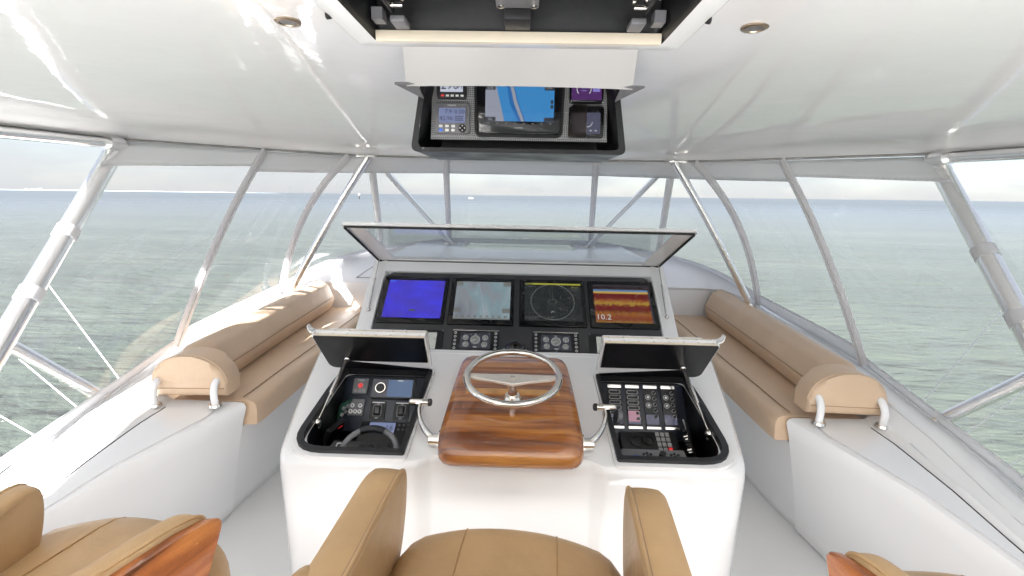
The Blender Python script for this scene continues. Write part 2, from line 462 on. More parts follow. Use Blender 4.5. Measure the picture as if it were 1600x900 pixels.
# ------------------------------------------------------------------ sea, far shore
SEA_Z = -6.2
HEEL = 0.008                                  # the boat lists a little against the horizon
def sea():
    mt, n, l, p = new_mat('green grey sea water')
    tc = n.new('ShaderNodeTexCoord')
    ln = n.new('ShaderNodeVectorMath'); ln.operation = 'LENGTH'
    l.new(tc.outputs['Object'], ln.inputs[0])
    big = n.new('ShaderNodeTexNoise'); big.inputs['Scale'].default_value = 0.022; big.inputs['Detail'].default_value = 6
    mpb = n.new('ShaderNodeMapping'); mpb.inputs['Scale'].default_value = (0.5, 2.2, 1)
    l.new(tc.outputs['Object'], mpb.inputs['Vector']); l.new(mpb.outputs['Vector'], big.inputs['Vector'])
    rp = n.new('ShaderNodeValToRGB')
    rp.color_ramp.elements[0].position = 0.3; rp.color_ramp.elements[0].color = (0.040, 0.050, 0.042, 1)
    rp.color_ramp.elements[1].position = 0.75; rp.color_ramp.elements[1].color = (0.071, 0.081, 0.067, 1)
    l.new(big.outputs['Fac'], rp.inputs['Fac'])
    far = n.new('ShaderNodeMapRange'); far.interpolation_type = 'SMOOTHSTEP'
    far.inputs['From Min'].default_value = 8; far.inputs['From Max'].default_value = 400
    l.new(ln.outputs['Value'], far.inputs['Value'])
    mc = n.new('ShaderNodeMixRGB'); mc.inputs['Color2'].default_value = (0.060, 0.071, 0.079, 1)  # distant haze put into the colour of the far water
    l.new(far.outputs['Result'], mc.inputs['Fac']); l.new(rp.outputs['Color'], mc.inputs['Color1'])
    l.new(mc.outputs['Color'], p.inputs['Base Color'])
    p.inputs['IOR'].default_value = 1.33
    rr = n.new('ShaderNodeMapRange'); rr.inputs['From Min'].default_value = 10; rr.inputs['From Max'].default_value = 900
    rr.inputs['To Min'].default_value = 0.10; rr.inputs['To Max'].default_value = 0.42
    l.new(ln.outputs['Value'], rr.inputs['Value']); l.new(rr.outputs['Result'], p.inputs['Roughness'])
    prev = None
    for sc, st, dist, stretch in ((0.16, 0.8, 1.8, 2.6), (0.55, 0.95, 0.72, 2.6), (1.9, 0.95, 0.23, 2.2), (6.5, 0.6, 0.06, 1.6)):
        mp = n.new('ShaderNodeMapping'); mp.inputs['Scale'].default_value = (1 / stretch, 1, 1); mp.inputs['Rotation'].default_value = (0, 0, radians(random.uniform(-14, 14)))
        nz = n.new('ShaderNodeTexNoise'); nz.inputs['Scale'].default_value = sc; nz.inputs['Detail'].default_value = 3
        nz.inputs['Distortion'].default_value = 0.4
        l.new(tc.outputs['Object'], mp.inputs['Vector']); l.new(mp.outputs['Vector'], nz.inputs['Vector'])
        b = n.new('ShaderNodeBump'); b.inputs['Distance'].default_value = dist
        fd = n.new('ShaderNodeMapRange'); fd.inputs['From Min'].default_value = 5 ; fd.inputs['From Max'].default_value = 700 / sc ** 0.5
        fd.inputs['To Min'].default_value = st; fd.inputs['To Max'].default_value = 0.03
        l.new(ln.outputs['Value'], fd.inputs['Value']); l.new(fd.outputs['Result'], b.inputs['Strength'])
        l.new(nz.outputs['Fac'], b.inputs['Height'])
        if prev: l.new(prev.outputs['Normal'], b.inputs['Normal'])
        prev = b
    l.new(prev.outputs['Normal'], p.inputs['Normal'])
    b = MB()
    NA = 220; rad = [0.5]
    while rad[-1] < 40000: rad.append(rad[-1] * 1.055 + 0.12)
    waves = [(random.uniform(-0.7, 0.7), lam, amp, random.uniform(0, 6)) for lam, amp in ((9.0, 0.06), (6.1, 0.05), (4.3, 0.035), (3.1, 0.025), (2.3, 0.018))]
    def h(x, y):
        r = sqrt(x * x + y * y); z = 0
        for a, lam, amp, ph in waves:
            k = 2 * pi / lam; fade = max(0.0, 1 - r * 0.055 / (lam * 0.5)) if r * 0.055 > lam * 0.12 else 1
            z += amp * fade * sin(k * (x * sin(a) + y * cos(a)) + ph)
        return z
    rows = []
    for r in rad:
        rows.append([b.bm.verts.new((r * cos(2 * pi * k / NA), r * sin(2 * pi * k / NA), h(r * cos(2 * pi * k / NA), r * sin(2 * pi * k / NA)))) for k in range(NA)])
    b.bm.faces.new(rows[0])
    for a, c in zip(rows, rows[1:]):
        for k in range(NA): b.bm.faces.new((a[k], c[k], c[(k + 1) % NA], a[(k + 1) % NA]))
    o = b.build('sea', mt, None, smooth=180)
    o.location = (0, 0, SEA_Z); o.rotation_euler = (0, -HEEL, 0)
    return kind(o)
sea()
def sea_z(x): return SEA_Z + HEEL * x

def far_things():
    shore = MB(); hz = MB()
    rnd = random.Random(3)
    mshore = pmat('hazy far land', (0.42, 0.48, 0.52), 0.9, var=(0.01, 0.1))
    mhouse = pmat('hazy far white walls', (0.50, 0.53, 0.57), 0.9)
    pts = []
    for k in range(60):
        az = radians(-53 + k * 0.42)
        d = 9000
        x, y = d * sin(az), d * cos(az)
        hgt = (8 + 8 * rnd.random()) * min(1, (60 - k) / 30 + 0.1)
        fr = Fr((x, y, sea_z(x)), (cos(az), -sin(az), 0), (0, 0, 1))
        shore.box(fr, -40, 40, -2, hgt, -30, 30, 0)
        if rnd.random() < 0.45 and k < 16:
            fr2 = Fr((x * 0.985, y * 0.985, sea_z(x)), (cos(az), -sin(az), 0), (0, 0, 1))
            w = rnd.uniform(12, 40); hz.box(fr2, -w, w, -2, rnd.uniform(20, 42), -10, 10, 0)
    kind(shore.build('far_shore', mshore, None, smooth=0))
    kind(hz.build('waterfront_buildings', mhouse, None, smooth=0), 'stuff')
    # a channel pile and a motor boat, both a long way off
    t = thing('channel_marker', 'dark channel marker pile standing in the sea far off, left of the windshield post', 'channel marker', (-245, 690, sea_z(-245)))
    MB().cyl(V(-245, 690, sea_z(0) - 2.5), V(-245, 690, sea_z(0) + 4), 0.7).build('pile', 'black_matte', t)
    MB().box(Fr((-245, 690, sea_z(0) + 4.2), (1, 0, 0), (0, 0, 1)), -1.4, 1.4, -0.4, 2.2, -0.2, 0.2, 0.1).build('dayboard', 'track', t)
    x, y = -118, 1050
    t = thing('motor_boat', 'tiny white motor boat far out on the water ahead', 'boat', (x, y, sea_z(x)))
    z = sea_z(x)
    MB().loft([[V(x - 5, y + q * 0.5, z - 0.3), V(x - 5, y - q * 0.5, z - 0.3), V(x - 5, y - q, z + 1.2), V(x - 5, y + q, z + 1.2)] if False else
               [V(x + a, y + q * 0.5, z - 0.3), V(x + a, y - q * 0.5, z - 0.3), V(x + a, y - q, z + hh), V(x + a, y + q, z + hh)] for a, q, hh in ((-5, 1.5, 1.2), (0, 1.6, 1.3), (4, 0.9, 1.7), (6, 0.1, 1.9))]).build('hull', 'gelcoat', t)
    MB().box(Fr((x - 1, y, z + 1.2), (1, 0, 0), (0, 1, 0)), -2, 2, -1.1, 1.1, 0, 1.9, 0.2, taper=0.8).build('cabin', 'gelcoat', t)
far_things()

# ------------------------------------------------------------------ flybridge moulding
def deck():
    b = MB()
    b.grid(lambda u, v: V(lerp(-2.3, 2.3, u), lerp(-3.2, 5.0, v), 0), 8, 12, 0.06)
    return kind(b.build('deck', 'deck_white', None))
deck()

COAM = [(-3.0, 0.53), (0.5, 0.535), (1.3, 0.61), (1.8, 0.705), (2.2, 0.82), (2.45, 0.865), (2.85, 0.94), (3.3, 0.99), (4.1, 1.04), (4.8, 1.12)]
def coam_z(y): return interp(COAM, y)[0]
def xoff(y): return 0.0                      # plan is straight along the settees
AFT = [  # y, floor x, inner x, inner z, foot x, foot z
    (-3.0, 2.02, 2.08, 0.44, 2.11, 0.45), (0.4, 2.02, 2.08, 0.46, 2.11, 0.465), (1.0, 1.99, 2.07, 0.52, 2.11, 0.525), (1.3, 1.965, 2.04, 0.575, 2.09, 0.58),
    (1.6, 1.94, 1.955, 0.645, 2.045, 0.645), (1.9, 1.87, 1.835, 0.712, 2.03, 0.715), (2.2, 1.80, 1.69, 0.752, 2.025, 0.76), (2.47, 1.76, 1.585, 0.768, 2.02, 0.775)]
def cap_pts(s, y, zc):
    return [(s * 2.17, zc - 0.012), (s * 2.20, zc), (s * 2.29, zc - 0.008), (s * 2.325, zc - 0.04), (s * 2.345, zc - 0.14), (s * 2.40, -0.4)]

def coaming():
    t = thing('flybridge_coaming', 'glossy white moulded coaming walls and cowl around the open bridge deck', 'coaming', (0, 1, 0))
    for s in (-1, 1):
        # settee zone
        loops = []
        for y in [2.47, 2.8, 3.2, 3.6, 4.0, 4.4, 4.82]:
            zc = coam_z(y)
            fx = interp([(2.47, 1.77), (2.9, 1.71), (4.82, 1.66)], y)[0]
            pr = [(s * 2.40, -0.4), (s * fx, -0.4), (s * (fx + 0.01), 0.0), (s * (fx - 0.015), 0.035), (s * (fx - 0.035), 0.09), (s * lerp(fx, 1.585, 0.75), 0.585), (s * (lerp(fx, 1.585, 0.75) + 0.006), 0.60), (s * 1.66, 0.607),
                  (s * 2.10, 0.607), (s * 2.135, zc - 0.06), (s * 2.15, zc - 0.03)] + cap_pts(s, y, zc)[:-1]
            loops.append([V(x, y, z) for x, z in pr])
        MB().loft(loops).build('side_wall', 'gelcoat', t)
        loops = []
        for y in [-3.0, -1.0, 0.4, 1.0, 1.15, 1.3, 1.45, 1.6, 1.75, 1.9, 2.05, 2.2, 2.33, 2.42, 2.4695]:
            fx, ix, iz, ox, oz = interp(AFT, y); zc = coam_z(y)
            wx = lambda k: lerp(fx, ix, k)
            pr = [(s * 2.40, -0.4), (s * fx, -0.4), (s * (fx + 0.01), 0.0), (s * (fx - 0.02), 0.035), (s * (wx(0.12) - 0.012), 0.10), (s * wx(0.45), iz * 0.45), (s * wx(0.85), iz * 0.85), (s * (ix - 0.0), iz - 0.03),
                  (s * (ix + 0.010), iz - 0.008), (s * (ix + 0.03), iz), (s * lerp(ix + 0.03, ox, 0.5), lerp(iz, oz, 0.5)), (s * ox, oz), (s * (ox + 0.03), oz + 0.02), (s * (ox + 0.045), zc - 0.04)] + cap_pts(s, y, zc)[:-1]
            loops.append([V(x, y, z) for x, z in pr])
        MB().loft(loops).build('side_wall', 'gelcoat', t)
        # locker lid let into the sloping side top
        def top(y, k):
            fx, ix, iz, ox, oz = interp(AFT, y)
            return V(s * lerp(ix + 0.03, ox, k), y, lerp(iz, oz, k))
        ys = [1.42 + (2.37 - 1.42) * i / 12 for i in range(13)]
        rows = []
        for i, y in enumerate(ys):
            k0 = 0.05; k1 = 0.90
            if i == 0: k0, k1 = 0.60, 0.72
            if i == 1: k0, k1 = 0.25, 0.86
            if i == 12: k0 = 0.14
            rows.append([top(y, lerp(k0, k1, j / 5)) + V(0, 0, 0.0055) for j in range(6)])
        b = MB(); vv = [[b.bm.verts.new(p) for p in r] for r in rows]
        fs = [b.bm.faces.new((vv[i][j], vv[i][j + 1], vv[i + 1][j + 1], vv[i + 1][j])) for i in range(12) for j in range(5)]
        bmesh.ops.recalc_face_normals(b.bm, faces=b.bm.faces)
        ex = bmesh.ops.extrude_face_region(b.bm, geom=fs)
        bmesh.ops.translate(b.bm, verts=[e for e in ex['geom'] if isinstance(e, bmesh.types.BMVert)], vec=(0, 0, -0.02))
        b.build('locker_lid', 'gelcoat', t)
        MB().tube([r[-1] + V(s * 0.006, 0, -0.002) for r in rows], 0.0035, 6).build('hinge_gap', 'rubber', t)
        MB().tube([r[0] + V(s * -0.002, 0, -0.004) for r in rows] + [p + V(0, 0.002, -0.004) for p in rows[-1]], 0.0022, 6).build('lid_seam', 'seam_vinyl', t)
        # outer bolt-rope strip along the coaming cap
        MB().tube([V(s * 2.31, y, coam_z(y) - 0.012) for y in [0.2 + i * 0.2 for i in range(24)]], 0.022, 8, flat=(V(0, 0, 1), 0.6)).build('curtain_track', 'vinyl_white', t)
    for s in (-1, 1):
        MB().tube([V(s * 2.168, y, coam_z(y) - 0.014) for y in [0.2 + i * 0.2 for i in range(24)]], 0.004, 6).build('welt', 'seam_vinyl', t)
    # bulkheads ahead of the settees and the sloping cowl up to the crest
    CREST = [(-2.30, 4.30, 1.06), (-2.24, 4.70, 1.12), (-2.13, 5.05, 1.20), (-1.95, 5.22, 1.255), (-1.75, 5.33, 1.30), (-1.3, 5.49, 1.365), (-0.87, 5.60, 1.41), (-0.62, 5.62, 1.43)]
    for s in (-1, 1):
        inn = [(2.20, 4.30, 1.045), (2.14, 4.70, 1.06), (2.06, 4.80, 1.045), (1.90, 4.82, 1.045), (1.70, 4.82, 1.045), (1.45, 4.82, 1.045), (1.22, 4.82, 1.045), (1.19, 4.82, 1.05)]
        b = MB()
        b.box(Fr((0, 4.82, 0), (1, 0, 0), (0, 1, 0)), *( (-2.12, -1.15) if s < 0 else (1.15, 2.12) ), 0, 0.08, 0.0, 1.045, 0.012)
        b.build('bulkhead', 'gelcoat', t)
        def f(u, v):
            i = min(6, int(u * 7)); k = u * 7 - i
            a = Vector(inn[i]).lerp(Vector(inn[i + 1]), k); c0 = Vector(CREST[i]); c1 = Vector(CREST[i + 1]); c = c0.lerp(c1, k); c = V(-c.x, c.y, c.z)
            p = a.lerp(c, v)
            p.z += 0.035 * sin(pi * v) * min(1, u * 2.5)
            return V(s * p.x, p.y, p.z)
        MB().grid(f, 28, 10, 0.03).build('cowl', 'gelcoat', t)
        # rounded crest roll
        MB().tube(catmull([V(s * -x, y, z - 0.012) for x, y, z in CREST], 4), 0.026, 10).build('crest_roll', 'gelcoat', t)
        # vent lid outlined in the cowl
        pts = [(0.30, 0.07), (0.86, 0.10), (0.80, 0.42), (0.55, 0.40), (0.45, 0.22)]
        out = [f(u, v) + V(0, 0, 0.006) for u, v in ((0.52, 0.10), (0.90, 0.10), (0.90, 0.45), (0.62, 0.45))]
        ln = []
        for a, c in zip(out, out[1:] + out[:1]):
            ln += [a.lerp(c, k / 5) for k in range(5)]
        MB().tube(ln, 0.004, 6, closed=True).build('hatch_seam', 'track', t)
    # the dash top ahead of the instrument hood, with a scooped notch in its forward edge
    fr = WORLD
    def arc(cx, cy, r, a0, a1, n=6): return [(cx + r * cos(radians(a0 + (a1 - a0) * k / n)), cy + r * sin(radians(a0 + (a1 - a0) * k / n))) for k in range(n + 1)]
    pts = [(-1.21, 3.80), (1.21, 3.80), (1.21, 5.505), (0.87, 5.585), (0.66, 5.615)] + [(0.64, 5.5)] + arc(0.47, 4.97, 0.17, 0, -90)[0:] + arc(-0.47, 4.97, 0.17, -90, -180) + [(-0.64, 5.5), (-0.66, 5.615), (-0.87, 5.585), (-1.21, 5.505)]
    MB().poly(fr, pts, 1.0, 1.432, 0.016, 3).build('dash_top', 'gelcoat', t)
    MB().box(fr, -0.70, 0.70, 4.70, 5.0, 1.0, 1.385, 0.0).build('scoop_floor', 'gelcoat', t)
    return t
coaming()

# ------------------------------------------------------------------ settees
def settee(s, label):
    t = thing('settee', label, 'settee', (s * 1.8, 3.6, 0.61), 'settees either side of the helm')
    sec = roundpoly([(1.535, 0.612), (1.525, 0.775), (2.06, 0.765), (2.06, 0.612)], [0.02, 0.06, 0.03, 0.02], 5)
    loops = []
    ys = [2.492, 2.50, 2.52, 2.56] + [2.7 + 0.2 * i for i in range(10)] + [4.70, 4.77, 4.80, 4.806]
    for y in ys:
        e = min(y - 2.492, 4.806 - y); k = 1 - 0.035 * max(0, 1 - e / 0.06) ** 2
        puff = 0.006 * sin(y * 9) * 0.3
        loops.append([V(s * (1.79 + (x - 1.79) * k), y, 0.69 + (z - 0.69) * k + (puff if z > 0.7 else 0)) for x, z in sec])
    c = MB().loft(loops).build('seat_cushion', 'settee', t)
    MB().tube([V(s * 1.63, y, 0.7795 + 0.0018 * sin(y * 9)) for y in [2.52 + 0.1 * i for i in range(23)]], 0.0035, 6).build('seam', 'settee_seam', c)
    # backrest bolster: fat rounded section leaning on the coaming
    sec = roundpoly([(1.945, 0.772), (1.905, 0.88), (1.965, 1.03), (2.045, 1.075), (2.125, 1.05), (2.13, 0.775)], [0.03, 0.09, 0.07, 0.06, 0.05, 0.02], 5)
    def bx(y): return interp([(2.5, 0.06), (2.9, 0.045), (3.6, 0.0), (4.3, -0.035), (4.8, -0.06)], y)[0]
    def bz(y): return interp([(2.5, -0.02), (3.3, 0.0), (4.8, 0.02)], y)[0]
    loops = []
    for y in [2.60, 2.605, 2.62, 2.66, 2.72] + [2.9 + 0.15 * i for i in range(12)] + [4.62, 4.68, 4.72, 4.74, 4.745]:
        e = min(y - 2.60, 4.745 - y); k = 1 - 0.22 * max(0, 1 - e / 0.07) ** 2.2
        loops.append([V(s * (2.03 + (x - 2.03) * k - bx(y)), y, 0.775 + (z - 0.775) * (1 - (1 - k) * 0.8) + bz(y) * (z - 0.77) * 3) for x, z in sec])
    b = MB().loft(loops).build('backrest', 'settee', t)
    MB().tube([V(s * (1.9015 - bx(y)), y, 0.90 + bz(y) * 0.4) for y in [2.66 + 0.05 * i for i in range(41)]], 0.0035, 6).build('seam', 'settee_seam', b)
    return t
settee(-1, 'long tan settee on the left, with a sunlit strip along its seat')
settee(1, 'long tan settee on the right, wholly in the shade')

def armrest(s, label):
    t = thing('bolster_armrest', label, 'armrest', (s * 1.88, 2.45, 0.785), 'armrests at the aft ends of the settees')
    fr = Fr((s * 1.885, 2.50, 0.80), (1, s * -0.05, 0), (0, 0, 1))
    w = 0.212
    pts = [(-w, 0.02), (-w, 0.10)] + [(-w * cos(a) , 0.10 + 0.165 * sin(a)) for a in [radians(10 + 160 * k / 16) for k in range(17)]] + [(w, 0.10), (w, 0.02)]
    p = MB().poly(fr, pts, -0.085, 0.085, 0.028, 4, both=True).build('pad', 'settee', t)
    MB().tube([fr(u * 1.0, v + 0.001, 0.062) for u, v in pts[1:-1]], 0.004, 6).build('piping', 'settee', p)
    MB().tube([fr(-w + 0.01, 0.072, 0.084), fr(w - 0.01, 0.072, 0.084)], 0.003, 6).build('seam', 'settee_seam', p)
    for d in (-1, 1):
        x = d * 0.17
        base = fr(x, -0.005, 0.125)
        q = MB().tube(catmull([base, fr(x, 0.05, 0.128), fr(x * 0.99, 0.09, 0.115), fr(x * 0.98, 0.115, 0.09), fr(x * 0.98, 0.12, 0.07)], 5), 0.0205, 14, flat=(fr.w, 0.75)).build('post', 'white_pipe', t)
        MB().cyl(base + V(0, 0, -0.012), base + V(0, 0, 0.002), 0.036, 0.031, 20).build('base_ring', 'chrome', q)
    return t
armrest(-1, 'rounded tan armrest on two white posts at the aft end of the left settee')
armrest(1, 'rounded tan armrest on two white posts at the aft end of the right settee')

# ------------------------------------------------------------------ hardtop
EDGE_Z = 2.31
HT = [(-3.20, -3.2), (-3.18, -0.55), (-2.99, -0.35), (-2.97, 0.7), (-2.64, 1.5), (-2.6, 3.03), (-2.08, 3.48), (-1.60, 3.86), (-1.29, 4.0), (-0.65, 4.06), (0, 4.07), (0.65, 4.06), (1.29, 4.0), (1.60, 3.86), (2.08, 3.48), (2.6, 3.03), (2.64, 1.5), (2.97, 0.7), (2.99, -0.35), (3.18, -0.55), (3.20, -3.2)]  # unseen aft flare and steps are shaped to steer sun and shade
def edge_dist(x, y):
    d = 9
    for (ax, ay), (bx, by) in zip(HT, HT[1:]):
        vx, vy = bx - ax, by - ay; t = max(0, min(1, ((x - ax) * vx + (y - ay) * vy) / (vx * vx + vy * vy)))
        d = min(d, sqrt((x - ax - t * vx) ** 2 + (y - ay - t * vy) ** 2))
    return d
def soft_dist(x, y):
    k = 3.5; acc = 0
    for (ax, ay), (bx, by) in (((-2.6, 0), (-2.6, 3.03)), ((-2.6, 3.03), (-1.29, 4.0)), ((-1.29, 4.05), (1.29, 4.05)), ((1.29, 4.0), (2.6, 3.03)), ((2.6, 3.03), (2.6, 0))):
        vx, vy = bx - ax, by - ay; L = sqrt(vx * vx + vy * vy)
        acc += math.exp(-k * max(-0.3, ((y - ay) * vx - (x - ax) * vy) / L * -1))
    return max(0.0, -math.log(acc) / k)
def edge_z(y): return EDGE_Z - 0.022 * max(0, 3.03 - y)
def ceil_z(x, y):
    d = edge_dist(x, y); ds = soft_dist(x, y)
    return edge_z(y) + 0.055 * (1 - (1 - min(1, d / 0.22)) ** 2) + 0.098 * ds + 0.02 * max(0, 3.03 - y) * min(1, d)
def hardtop():
    t = thing('hardtop', 'glossy white hardtop overhead with reflections in its underside', 'roof', (0, 1, 2.3))
    # rings shrinking from the outline towards a ridge line, so the rolled edge follows the outline
    def ring(k, n=13):
        out = []
        dense = []
        for (ax, ay), (bx, by) in zip(HT, HT[1:]):
            L = sqrt((bx - ax) ** 2 + (by - ay) ** 2); q = max(2, int(L / 0.14))
            dense += [(lerp(ax, bx, i / q), lerp(ay, by, i / q)) for i in range(q)]
        dense.append(HT[-1])
        for x, y in dense:
            cx, cy = max(-0.0, min(0.0, x)), 0
            cx = 0.0; cy = min(y, 2.6) if abs(x) > 1.3 else 2.6 - (1.3 - abs(x)) * 0.0
            out.append((lerp(x, cx, k), lerp(y, cy, k)))
        return out
    ks = [0, 0.006, 0.015, 0.03, 0.05, 0.075, 0.1, 0.14, 0.2, 0.28, 0.36, 0.45, 0.55, 0.65, 0.73, 0.77, 0.805, 0.84, 0.875, 0.91, 0.945, 0.98]
    b = MB(); rows = []
    for k in ks:
        rows.append([b.bm.verts.new((x, y, ceil_z(x, y))) for x, y in ring(k)])
    for a, c in zip(rows, rows[1:]):
        for i in range(len(a) - 1): b.bm.faces.new((a[i], a[i + 1], c[i + 1], c[i]))
    hole = [f for f in b.bm.faces if abs(f.calc_center_median().x) < 0.455 and 0.38 < f.calc_center_median().y < 1.40]
    bmesh.ops.delete(b.bm, geom=hole, context='FACES')
    b.build('headliner', 'headliner', t, smooth=180)
    b = MB()   # the top skin, above everything; its unseen overhang is added to cast shade
    def shade_brow(x, y, k): return (x + (math.copysign(0.17 * k, x) if 1.2 < y < 3.3 else 0), y + k * ((0.62 if abs(x) > 1.4 else 0.42) if y > 2.9 else 0))
    loops = []
    for dz, k, kb in ((0.0, 1.002, 0.0), (0.065, 1.004, 0.9), (0.09, 1.006, 1.0), (0.14, 1.0, 0.95), (0.30, 0.75, 0.3), (0.36, 0.4, 0.0)):
        loops.append([V(x * k, 0.9 + (y - 0.9) * k, edge_z(min(y, 3.03)) + dz) for x, y in [shade_brow(x, y, kb) for x, y in HT]])
    L = [[b.bm.verts.new(p) for p in lp] for lp in loops]
    for a, c in zip(L, L[1:]):
        for i in range(len(a)): b.bm.faces.new((a[i], a[(i + 1) % len(a)], c[(i + 1) % len(a)], c[i]))
    b.bm.faces.new(L[-1])
    b.build('top_skin', 'gelcoat', t)
    # awning track under the edge, front part; heavier rail aft of the corners
    pts = [V(x * 0.997, y - 0.004, edge_z(y) - 0.004) for x, y in HT[5:-5]]
    MB().tube(pts, 0.009, 8).build('edge_track', 'track', t)
    for s in (-1, 1):
        r = MB().tube([V(s * (x - 0.015), y, edge_z(y) - 0.035) for x, y in ((2.6, 3.0), (2.62, 2.2), (2.64, 1.5), (2.97, 0.7), (2.99, -0.35), (3.18, -0.55), (3.20, -3.15))], 0.030, 14).build('side_rail', 'alu', t)
        MB().tube([V(s * x, y, edge_z(y) - 0.002) for x, y in ((2.6, 3.02), (2.62, 2.2), (2.64, 1.5), (2.97, 0.7), (2.99, -0.35), (3.18, -0.55), (3.20, -3.15))], 0.008, 8).build('rail_seal', 'track', t)
    for s in (-1, 1):
        x, y = s * 0.745, 1.59
        z = ceil_z(x, y)
        d = MB()
        d.loft([[V(x + r * cos(2 * pi * k / 28), y + r * sin(2 * pi * k / 28), z + dz) for k in range(28)] for r, dz in ((0.041, 0.01), (0.041, -0.003), (0.036, -0.006), (0.028, -0.006), (0.026, -0.002))], caps=False)
        o = d.build('downlight', 'bronze', t)
        MB().cyl(V(x, y, z - 0.003), V(x, y, z + 0.004), 0.0265, seg=24).build('lens', 'grey_plastic', o)
    for s in (-1, 1):                                  # small clips where the tubes meet the edge
        MB().box(Fr((s * 1.30, 3.975, EDGE_Z - 0.006), (1, s * -0.25, 0), (0, 1, 0)), -0.09, 0.09, -0.016, 0.016, -0.012, 0.008, 0.004).build('clip', 'steel', t)
        MB().ball(V(s * 1.96, 3.565, EDGE_Z - 0.006), 0.014).build('clip', 'steel', t)
    return t
hardtop()

# ------------------------------------------------------------------ pipework
def leg(s, label):
    t = thing('pipe_support', label, 'pipe support', (s * 2.6, 2.5, 1.0), 'aluminium pipe legs holding the hardtop')
    a = V(s * 2.585, 3.02, edge_z(3.03) - 0.03)
    c = V(s * 2.60, 2.93, 2.17); e = V(s * 2.50, 2.06, 1.24)
    d = (e - c); base = c + d * ((c.z - 0.35) / (c.z - e.z))
    MB().tube(catmull([a + V(0, -0.12, 0.0), a + V(s * 0.004, -0.01, -0.012), a + V(s * 0.014, 0.01, -0.05), c + (c - e) * 0.03, c, c + d * 0.35, c + d * 0.7, e, base], 8), 0.050, 20).build('pipe', 'alu', t)
    off = V(s * 0.058, 0.012, -0.01)
    MB().tube([c + off + d * k for k in (0.02, 0.3, 0.6, 0.9, 1.5)], 0.022, 8, flat=(V(s * 0.5, 0.8, 0).normalized(), 0.35)).build('bolt_rope_strip', 'strip_grey', t)
    dn = d.normalized()
    for k in (0.46, 0.78):
        p = c + d * k
        MB().tube([p - dn * 0.035, p + dn * 0.035], 0.054, 20, caps=False).grid(lambda u, v: p + dn * lerp(-0.035, 0.035, v) + off * 0.9 * lerp(0.3, 1.5, u), 2, 2, 0.004).build('strap', 'vinyl_white', t)
    MB().tube([e + V(0, 0.02, 0.0), V(s * 2.31, 2.37, 0.80)], 0.032, 16).build('brace', 'alu', t)
    return t
leg(-1, 'thick aluminium pipe leg with two white straps on the left side')
leg(1, 'thick aluminium pipe leg with two white straps on the right side')

# window corner points (left side; mirrored for the right)
T1t, T2t, T3t, T7t = V(-2.6, 3.03, 2.30), V(-1.96, 3.575, 2.30), V(-1.445, 3.93, 2.30), V(-0.65, 4.06, 2.30)
T1b, T2b, T3b, T7b = V(-2.30, 0.9, 0.55), V(-2.30, 2.88, 0.952), V(-2.25, 4.18, 1.05), V(-0.87, 5.60, 1.42)
def mir(p, s): return V(p.x * -s, p.y, p.z)   # s=-1 keeps the left side, s=1 mirrors it
BOW = {2: (V(-0.05, 0.02, 0.02), 1.0), 3: (V(-0.13, 0.04, 0.04), 1.0)}
def seam_curve(top, bot, bow, t):
    k = 4 * t * (1 - t) if t > 0.5 else (1 - (1 - 2 * t) ** 2)
    k *= (1.15 - 0.3 * t)
    return top.lerp(bot, t) + bow * k
def sL(i, t, s):
    if i == 1: return mir(seam_curve(T1t, T1b, V(0, 0, 0), t), s)
    if i == 2: return mir(seam_curve(T2t, T2b, BOW[2][0], t), s)
    if i == 3: return mir(seam_curve(T3t, T3b, BOW[3][0], t), s)
    return mir(seam_curve(T7t, T7b, V(0, 0, 0), t), s)

def frame_pipes():
    for s in (-1, 1):
        side = 'left' if s < 0 else 'right'
        t = thing('windshield_frame', f'slim bent aluminium pipes splayed from the {side} front corner of the hardtop', 'pipe frame', (s * 1.3, 4, 1.05), 'windshield pipe frames')
        j = V(s * 1.29, 3.97, 2.295)
        foot = V(s * 2.13, 4.10, 1.062)
        MB().tube(catmull([j, j.lerp(foot, 0.33) + V(s * 0.012, 0, 0.008), j.lerp(foot, 0.66) + V(s * 0.010, 0, 0.006), foot], 8), 0.031, 16).build('pipe', 'alu', t)
        MB().cyl(foot - V(0, 0, 0.02), foot + V(0, 0, 0.012), 0.055, 0.048, 20).build('base_plate', 'steel', t)
        f2 = V(s * 1.60, 5.25, 1.35)
        MB().tube([V(s * 1.30, 4.06, 2.29), V(s * 1.31, 4.1, 2.25), f2], 0.034, 16).build('pipe', 'white_pipe', t)
        f3 = V(s * 0.80, 5.30, 1.435)
        MB().tube([j + V(s * -0.03, 0.03, 0.0), f3], 0.026, 14).build('pipe', 'alu', t)
        MB().box(Fr(f3 + V(0, 0, 0.0), (1, 0, 0), (0, 1, 0)), -0.08, 0.08, -0.04, 0.04, -0.01, 0.012, 0.005).build('base_plate', 'steel', t)
frame_pipes()

